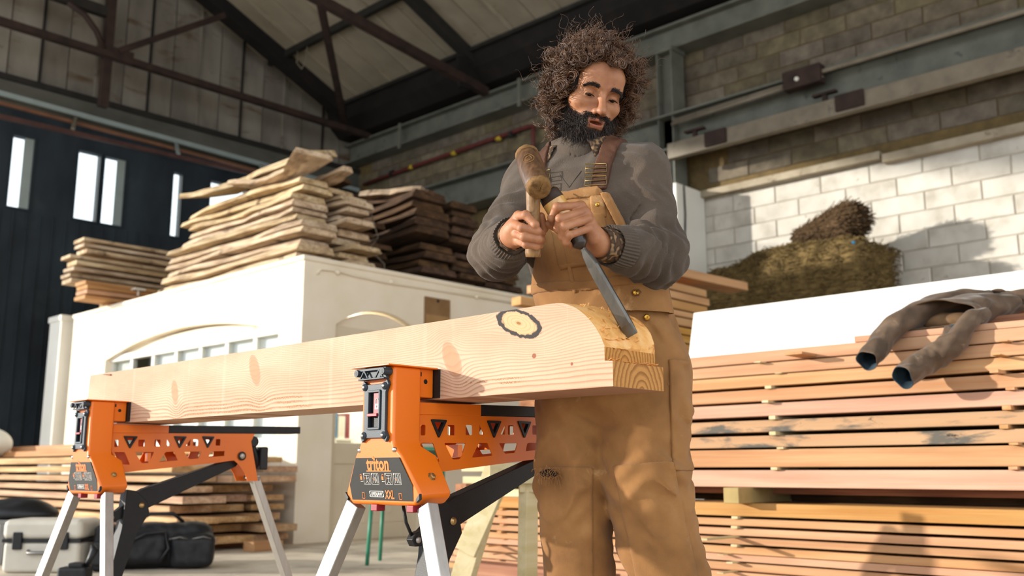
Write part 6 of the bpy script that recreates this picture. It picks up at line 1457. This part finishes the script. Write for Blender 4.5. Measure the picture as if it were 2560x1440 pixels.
SV = np.array([v.co for v in sw.data.vertices]) + MO; _c = SV - np.stack([np.interp(SV[:, 2], zc_, cx_), np.interp(SV[:, 2], zc_, cy_), SV[:, 2]], 1); SU, SW_ = _c @ tl, _c @ tf
def surf(u, z, off=0):
    """nearest point of the sweater's front to (sideways, height)"""
    q = np.where(SW_ > 0, (SU - u) ** 2 + (SV[:, 2] - z) ** 2, 9); i = np.argsort(q)[:6]; c = np.array((np.interp(z, zc_, cx_), np.interp(z, zc_, cy_), z)); return Vector(c + tl * u + tf * (SW_[i].mean() + off))
nb = solid('neckband', gs_, np.maximum(np.maximum(ds_ - .005, -.004 - ds_), np.maximum(np.abs(nkd_ - .076) - .010, 1.36 - gs_.Z)), M['sweater'], sw, MO, 1)
k = MB(); vtx = [surf(UO - .030 + .030 * i / 6, 1.372 - .042 * i / 6, .0005) for i in range(7)] + [surf(UO + .030 * i / 6, 1.330 + .042 * i / 6, .0005) for i in range(1, 7)]
k.tube(vtx, .0013, 6); mpart(k, 'v_stitch', M['sweater'], sw, smooth=True)
k = MB(); vs_ = []; n_ = 40; rows_ = [(-.002, .006), (.004, .030), (.010, .036), (.022, .022), (.036, -.014)]
for j, (dr, dz) in enumerate(rows_):
    for i in range(n_ + 1):
        g0 = R(10 + 7 * j); an = g0 + (2 * math.pi - 2 * g0) * i / n_; fx, lx = math.cos(an), math.sin(an); fr_ = max(0, fx) ** 2
        r = .060 + dr * (1 + .5 * fr_); p = NECKB + tf * (fx * r + .006) + tl * (lx * (r + .004)); p[2] = 1.452 + dz - (.028 + (.030 if j == 4 else 0)) * fr_ + .006 * (1 - fr_); vs_.append(p)
k.add(vs_, [(j * (n_ + 1) + i, j * (n_ + 1) + i + 1, (j + 1) * (n_ + 1) + i + 1, (j + 1) * (n_ + 1) + i) for j in range(4) for i in range(n_)])
co = mpart(k, 'shirt_collar', M['plaid'], smooth=True); md = co.modifiers.new('s', 'SOLIDIFY'); md.thickness = .003; md.offset = 0
k = MB(); k.tube([NECKB + tf * .062 + tl * .04 + np.array((0, 0, .012)), NECKB + tf * .072 + np.array((0, 0, .0)), NECKB + tf * .062 - tl * .04 + np.array((0, 0, .012))], .006, 8); mpart(k, 'undershirt', M['green_cloth'], smooth=True)
# ---- overall trousers
g = Grid((1.72, 1.18, .05), (2.18, 1.78, 1.13), .0052)
T, U_, V_ = torso(g, .018, .016)
leg_ = lambda h, k_, a, r0, r1, r2: smin(cap(g, h, k_, r0, r1), cap(g, k_, a, r1, r2), .03)
lr = leg_(RHIP - np.array((0, 0, .04)), RKN, RAN, .100, .088, .086); ll = leg_(LHIP - np.array((0, 0, .04)), LKN, LAN, .108, .100, .092)
cre = .007 * waves(g, 19, 41, ax=(1, 1, .8)) + .0055 * waves(g, 46, 42, ax=(1, 1, 1.2))
kz = np.exp(-((g.Z - .62) / .10) ** 2) + .8 * np.exp(-((g.Z - .2) / .15) ** 2)
cre = cre + kz * .004 * np.sin(g.Z * 95 + 3 * np.sin(g.X * 30) + 2.5 * np.sin(g.Y * 37))
legs = smin(smin(lr, ll, .012), cap(g, (1.935, 1.505, .86), (1.935, 1.505, .63), .125, .05), .03)
df = smin(smax(T, .80 - g.Z, .03), legs, .045) + cre
df = np.maximum(df, 1.782 - g.X - np.maximum(g.Z - 1.015, 0) * 6)      # pressed flat by the beam's back
df = np.maximum(df, np.maximum(g.Z - 1.105, .075 - g.Z))
tro = solid('overall_trousers', g, df, M['canvas'], man, MO, 2)
def patch(nm, mask, lo_=-.012, hi_=.0065, m='canvas'): return solid(nm, g, smax(np.maximum(df - hi_, lo_ - df), mask, .002), M[m], tro, MO, 1)
vd = np.array((.722, .692)); ru = (g.X - 1.93) * .692 - (g.Y - 1.52) * .722; dpt = (g.X - 1.93) * .722 + (g.Y - 1.52) * .692
def rel(px): return px
# knee patches: panels with raised edges on the front of each leg
lcx = (LKN[0] - 1.93) * .692 - (LKN[1] - 1.52) * .722; rcx = (RKN[0] - 1.93) * .692 - (RKN[1] - 1.52) * .722
fm = dpt + .01
patch('knee_patch', np.maximum(smax(np.abs(ru - lcx + .012 - .2 * (.65 - g.Z)) - .070, np.abs(g.Z - .46 - .08 * (ru - lcx)) - .21, .004), fm))
patch('knee_patch', np.maximum(np.maximum(smax(np.abs(ru - rcx + .020) - .062, np.abs(g.Z - .45) - .21, .004), fm + .01), .004 - ll))
patch('side_pocket', np.maximum(smax(np.abs(ru - lcx - .082) - .03, np.abs(g.Z - .78) - .13, .004), fm - .08))
patch('hem', np.abs(g.Z - .095) - .018, -.004, .004)
k = MB(); pth = [hip_ for hip_ in ((1.9050, 1.3360, 0.9040), (1.9050, 1.3220, 0.8510), (1.9350, 1.3190, 0.8360), (1.9450, 1.3380, 0.8160), (1.9320, 1.3520, 0.8310))]
k.tube([Vector(p) for p in pth], [.007, .010, .011, .009, .006], 8); mpart(k, 'hammer_loop', M['canvas'], tro, smooth=True)
for q in ((1.8420, 1.3620, 1.0650), (1.8740, 1.3550, 1.0090)): stud(q, tf * .6 + tl * .8, .008)
k = MB(); q = Vector((1.8400, 1.3580, 1.0650)); k.tube([q + Vector(tl) * a_ * .012 + Vector((0, 0, b_ * .006)) for a_, b_ in ((1, 0), (.5, 1), (-.5, 1), (-1, 0), (-.5, -1), (.5, -1))], .0022, 6, closed=True); mpart(k, 'button_loop', M['canvas_seam'], tro, smooth=True)
# torn hole at the right knee with frayed threads
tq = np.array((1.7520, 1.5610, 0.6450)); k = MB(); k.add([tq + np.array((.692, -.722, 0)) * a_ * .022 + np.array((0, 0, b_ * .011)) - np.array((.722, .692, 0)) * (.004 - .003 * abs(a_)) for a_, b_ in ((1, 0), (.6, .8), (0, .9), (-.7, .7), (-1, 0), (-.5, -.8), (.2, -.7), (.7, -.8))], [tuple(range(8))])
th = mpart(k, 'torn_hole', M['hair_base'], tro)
n = 60; b0 = tq + np.outer(RNG.uniform(-1, 1, n) * .022, (.692, -.722, 0)) + np.outer(RNG.choice([-1, 1], n) * RNG.uniform(.006, .011, n), (0, 0, 1)) - np.array((.722, .692, 0)) * .006
dd = RNG.normal(0, 1, (n, 3)); P_ = np.stack([b0, b0 + dd * .005, b0 + dd * .009 - (0, 0, .004), b0 + dd * .010 - (0, 0, .010)], 1); strands('frayed_threads', P_, .0006, M['canvas'], tro, MO)
# boots
for s, a in ((1, RAN), (-1, LAN)):
    g = Grid(a + np.array((-.26, -.16, -.1)), a + np.array((.12, .16, .06)), .008); fd = tf; c = a
    f = smin(cap(g, c, c + np.array((0, 0, -.03)), .050, .055), cap(g, c + fd * .02 - tu * .035, c + fd * .17 - tu * .05, .05, .042), .03); f = np.maximum(f, .002 - g.Z)
    solid('boot', g, f, M['leather'], man, MO, 1)
# ================================================================== tools in his hands
M['mallet_wood'] = mk('polished_dark_mallet_wood', ['3a2617', '523722', '694a2e'], sc=(6, 6, 1), ns=18, det=5, rough=.4, spec=.5, coat=.2, stain=('2c1c10', 30, .60, .1))
M['mallet_face'] = mk('worn_rawhide_face', ['5a4022', '7b5a32', '4a321c'], ns=40, rough=.8, bump=.5, bsc=150)
M['handle_ash'] = mk('oiled_ash_handle', ['7a5a38', '8f6d48', '9c7a52'], sc=(8, 8, .6), ns=14, rough=.45, grain=('4e3520', (14, 14, .8), 8, .6), coat=.1)
M['boxwood'] = mk('golden_boxwood', ['b07f3e', 'c4934c', 'd1a45e'], sc=(4, 4, 1), ns=12, rough=.28, spec=.6, coat=.5, stain=('8f5f28', 20, .62, .08))
M['tool_steel'] = mk('dull_tool_steel', ['5a5652', '6d6963', '7d7973'], sc=(1, 1, .2), ns=30, det=5, rough=.38, metal=.85, stain=('3c3530', 12, .6, .12))
M['ferrule'] = mk('dark_leather_ring', ['2e2018', '3d2a1e'], ns=20, rough=.6)
M['dark_horn'] = mk('dark_turned_wood', ['1e1512', '2c1f1a'], ns=10, rough=.35, coat=.3)
ha, hb_ = Vector((1.5280, 1.4190, 1.3430)), Vector((1.4840, 1.3430, 1.2410))
ml = empty('mallet', ha.lerp(hb_, .5), 'dark wooden round headed mallet with brass lug held in the right hand', 'mallet')
ML = Matrix.Translation(-ha.lerp(hb_, .5)); ax = (hb_ - ha).normalized(); L_ = (hb_ - ha).length
k = MB(); k.lathe(ha, ax, [(.0, .001), (.001, .022), (.006, .0255), (.02, .0275), (L_ * .5, .0290), (L_ - .02, .0275), (L_ - .006, .0258), (L_ - .001, .023), (L_, .001)], 32); k.xf(ML); hd_ = k.build('head', M['mallet_wood'], ml); smooth_angle(hd_.data, 50)
for t0, d_ in ((L_ - .0005, 1), (.0005, -1)):
    k = MB(); k.lathe(ha + ax * t0, ax * d_, [(-.010, .0272), (0, .0268), (.004, .0255), (.006, .021), (.0065, .001)], 28)
    r2 = random.Random(3); k.v = [tuple(Vector(p) + Vector((r2.uniform(-1, 1), r2.uniform(-1, 1), r2.uniform(-1, 1))) * .0008) for p in k.v]; k.xf(ML); k.build('striking_face', M['mallet_face'], ml, smooth=True)
# stamped round mark on the side facing the camera
mid = ha.lerp(hb_, .42); toc = (Vector((0, 0, .65)) - mid); toc = (toc - ax * toc.dot(ax)).normalized(); sd_ = ax.cross(toc)
k = MB()
for q in range(28):
    an = q / 28 * 2 * math.pi; an2 = (q + 1) / 28 * 2 * math.pi
    def mp(a, rr): off = sd_ * (math.cos(a) * rr * .8); h_ = math.sqrt(max(0, .0289 ** 2 - off.length ** 2)); return mid + off + ax * (math.sin(a) * rr) + toc * (h_ + .0004)
    k.bar(mp(an, .0155), mp(an2, .0155), .0016, .0008, toc)
for a0, a1, rr in ((.3, 2.0, .008), (2.6, 4.3, .009), (4.6, 6.0, .007)):
    pt = [mp(a0 + (a1 - a0) * i / 5, rr) for i in range(6)]
    for i in range(5): k.bar(pt[i], pt[i + 1], .0018, .0008, toc)
k.xf(ML); k.build('stamp', M['mallet_face'], ml)
k = MB(); lug = Vector((1.4990, 1.3410, 1.2580)); k.box(lug - Vector((.006, .006, .008)), lug + Vector((.006, .006, .008))); k.cyl(lug, lug + Vector((0, 0, .016)), .004, 8); k.xf(ML); k.build('lug', M['brass'], ml, bevel=.001)
top, bot = Vector((1.5080, 1.3820, 1.2460)), Vector((1.5350, 1.4080, 1.1100)); dr = (bot - top).normalized(); Lh = (bot - top).length
k = MB(); k.lathe(top - dr * .03, dr, [(0, .012), (.03, .0165), (.05, .0155), (.09, .0145), (.13, .0165), (Lh + .02, .0180), (Lh + .03, .0165), (Lh + .031, .001)], 20); k.xf(ML); k.build('handle', M['handle_ash'], ml, smooth=True)
# chisel
bt, fe, tp = Vector((1.5420, 1.3710, 1.2510)), Vector((1.5990, 1.3260, 1.1350)), Vector((1.6760, 1.2510, 0.9350))
ch = empty('chisel', fe, 'long heavy steel chisel with golden turned handle resting on the carved beam', 'chisel'); MC = Matrix.Translation(-fe)
d = (fe - bt).normalized(); Lh = (fe - bt).length
k = MB(); k.lathe(bt, d, [(.012, .0240), (.02, .0255), (.045, .0262), (.07, .0240), (.10, .0185), (Lh - .025, .0150), (Lh - .02, .0145)], 24); k.xf(MC); k.build('handle', M['boxwood'], ch, smooth=True)
k = MB(); k.lathe(bt, d, [(.0, .001), (.0005, .0215), (.003, .0240), (.024, .0262), (.0245, .0252)], 24); k.xf(MC); h_ = k.build('hoop', M['ferrule'], ch, smooth=True)
k = MB(); k.lathe(bt - d * .0005, -d, [(0, .0218), (.0025, .0200), (.003, .001)], 20); r2 = random.Random(5); k.v = [tuple(Vector(p) + Vector((r2.uniform(-1, 1), r2.uniform(-1, 1), r2.uniform(-1, 1))) * .0012) for p in k.v]; k.xf(MC); k.build('butt_end', M['mallet_face'], h_, smooth=True)
k = MB(); k.lathe(fe - d * .03, d, [(0, .0145), (.006, .0175), (.014, .0185), (.02, .0165), (.024, .0175), (.030, .0165), (.036, .010), (.040, .007)], 22); k.xf(MC); k.build('turned_ferrule', M['dark_horn'], ch, smooth=True)
# blade: bolster, tapering neck, flat blade with ground bevel
bl0 = fe + d * .004; bd = (tp - bl0).normalized(); LB = (tp - bl0).length
toc = (Vector((0, 0, .65)) - fe); nrm = toc - bd * toc.dot(bd); nrm.normalize(); wd = bd.cross(nrm).normalized(); nr2 = (nrm * .92 + wd * .38).normalized(); wd2 = bd.cross(nr2).normalized()
secs = [(0, .006, .006), (.012, .006, .006), (.022, .0095, .0085), (.05, .0135, .0075), (LB - .035, .0155, .0052), (LB - .026, .0155, .005), (LB, .0155, .0008)]
vs_ = []
for i, (t, w_, h_) in enumerate(secs):
    c = bl0 + bd * t; lo_ = -h_
    ch_ = w_ * .72
    vs_ += [c + wd2 * -w_ + nr2 * lo_, c + wd2 * w_ + nr2 * lo_, c + wd2 * w_ + nr2 * (lo_ + h_ * 1.1), c + wd2 * ch_ + nr2 * (lo_ + 2 * h_), c - wd2 * ch_ + nr2 * (lo_ + 2 * h_), c - wd2 * w_ + nr2 * (lo_ + h_ * 1.1)]
m_ = len(secs); fs_ = [(i * 6 + j, i * 6 + (j + 1) % 6, (i + 1) * 6 + (j + 1) % 6, (i + 1) * 6 + j) for i in range(m_ - 1) for j in range(6)] + [tuple(range(6))[::-1], tuple((m_ - 1) * 6 + j for j in range(6))]
k = MB(); k.add(vs_, fs_); k.xf(MC); k.build('blade', M['tool_steel'], ch, bevel=.0006, seg=1)
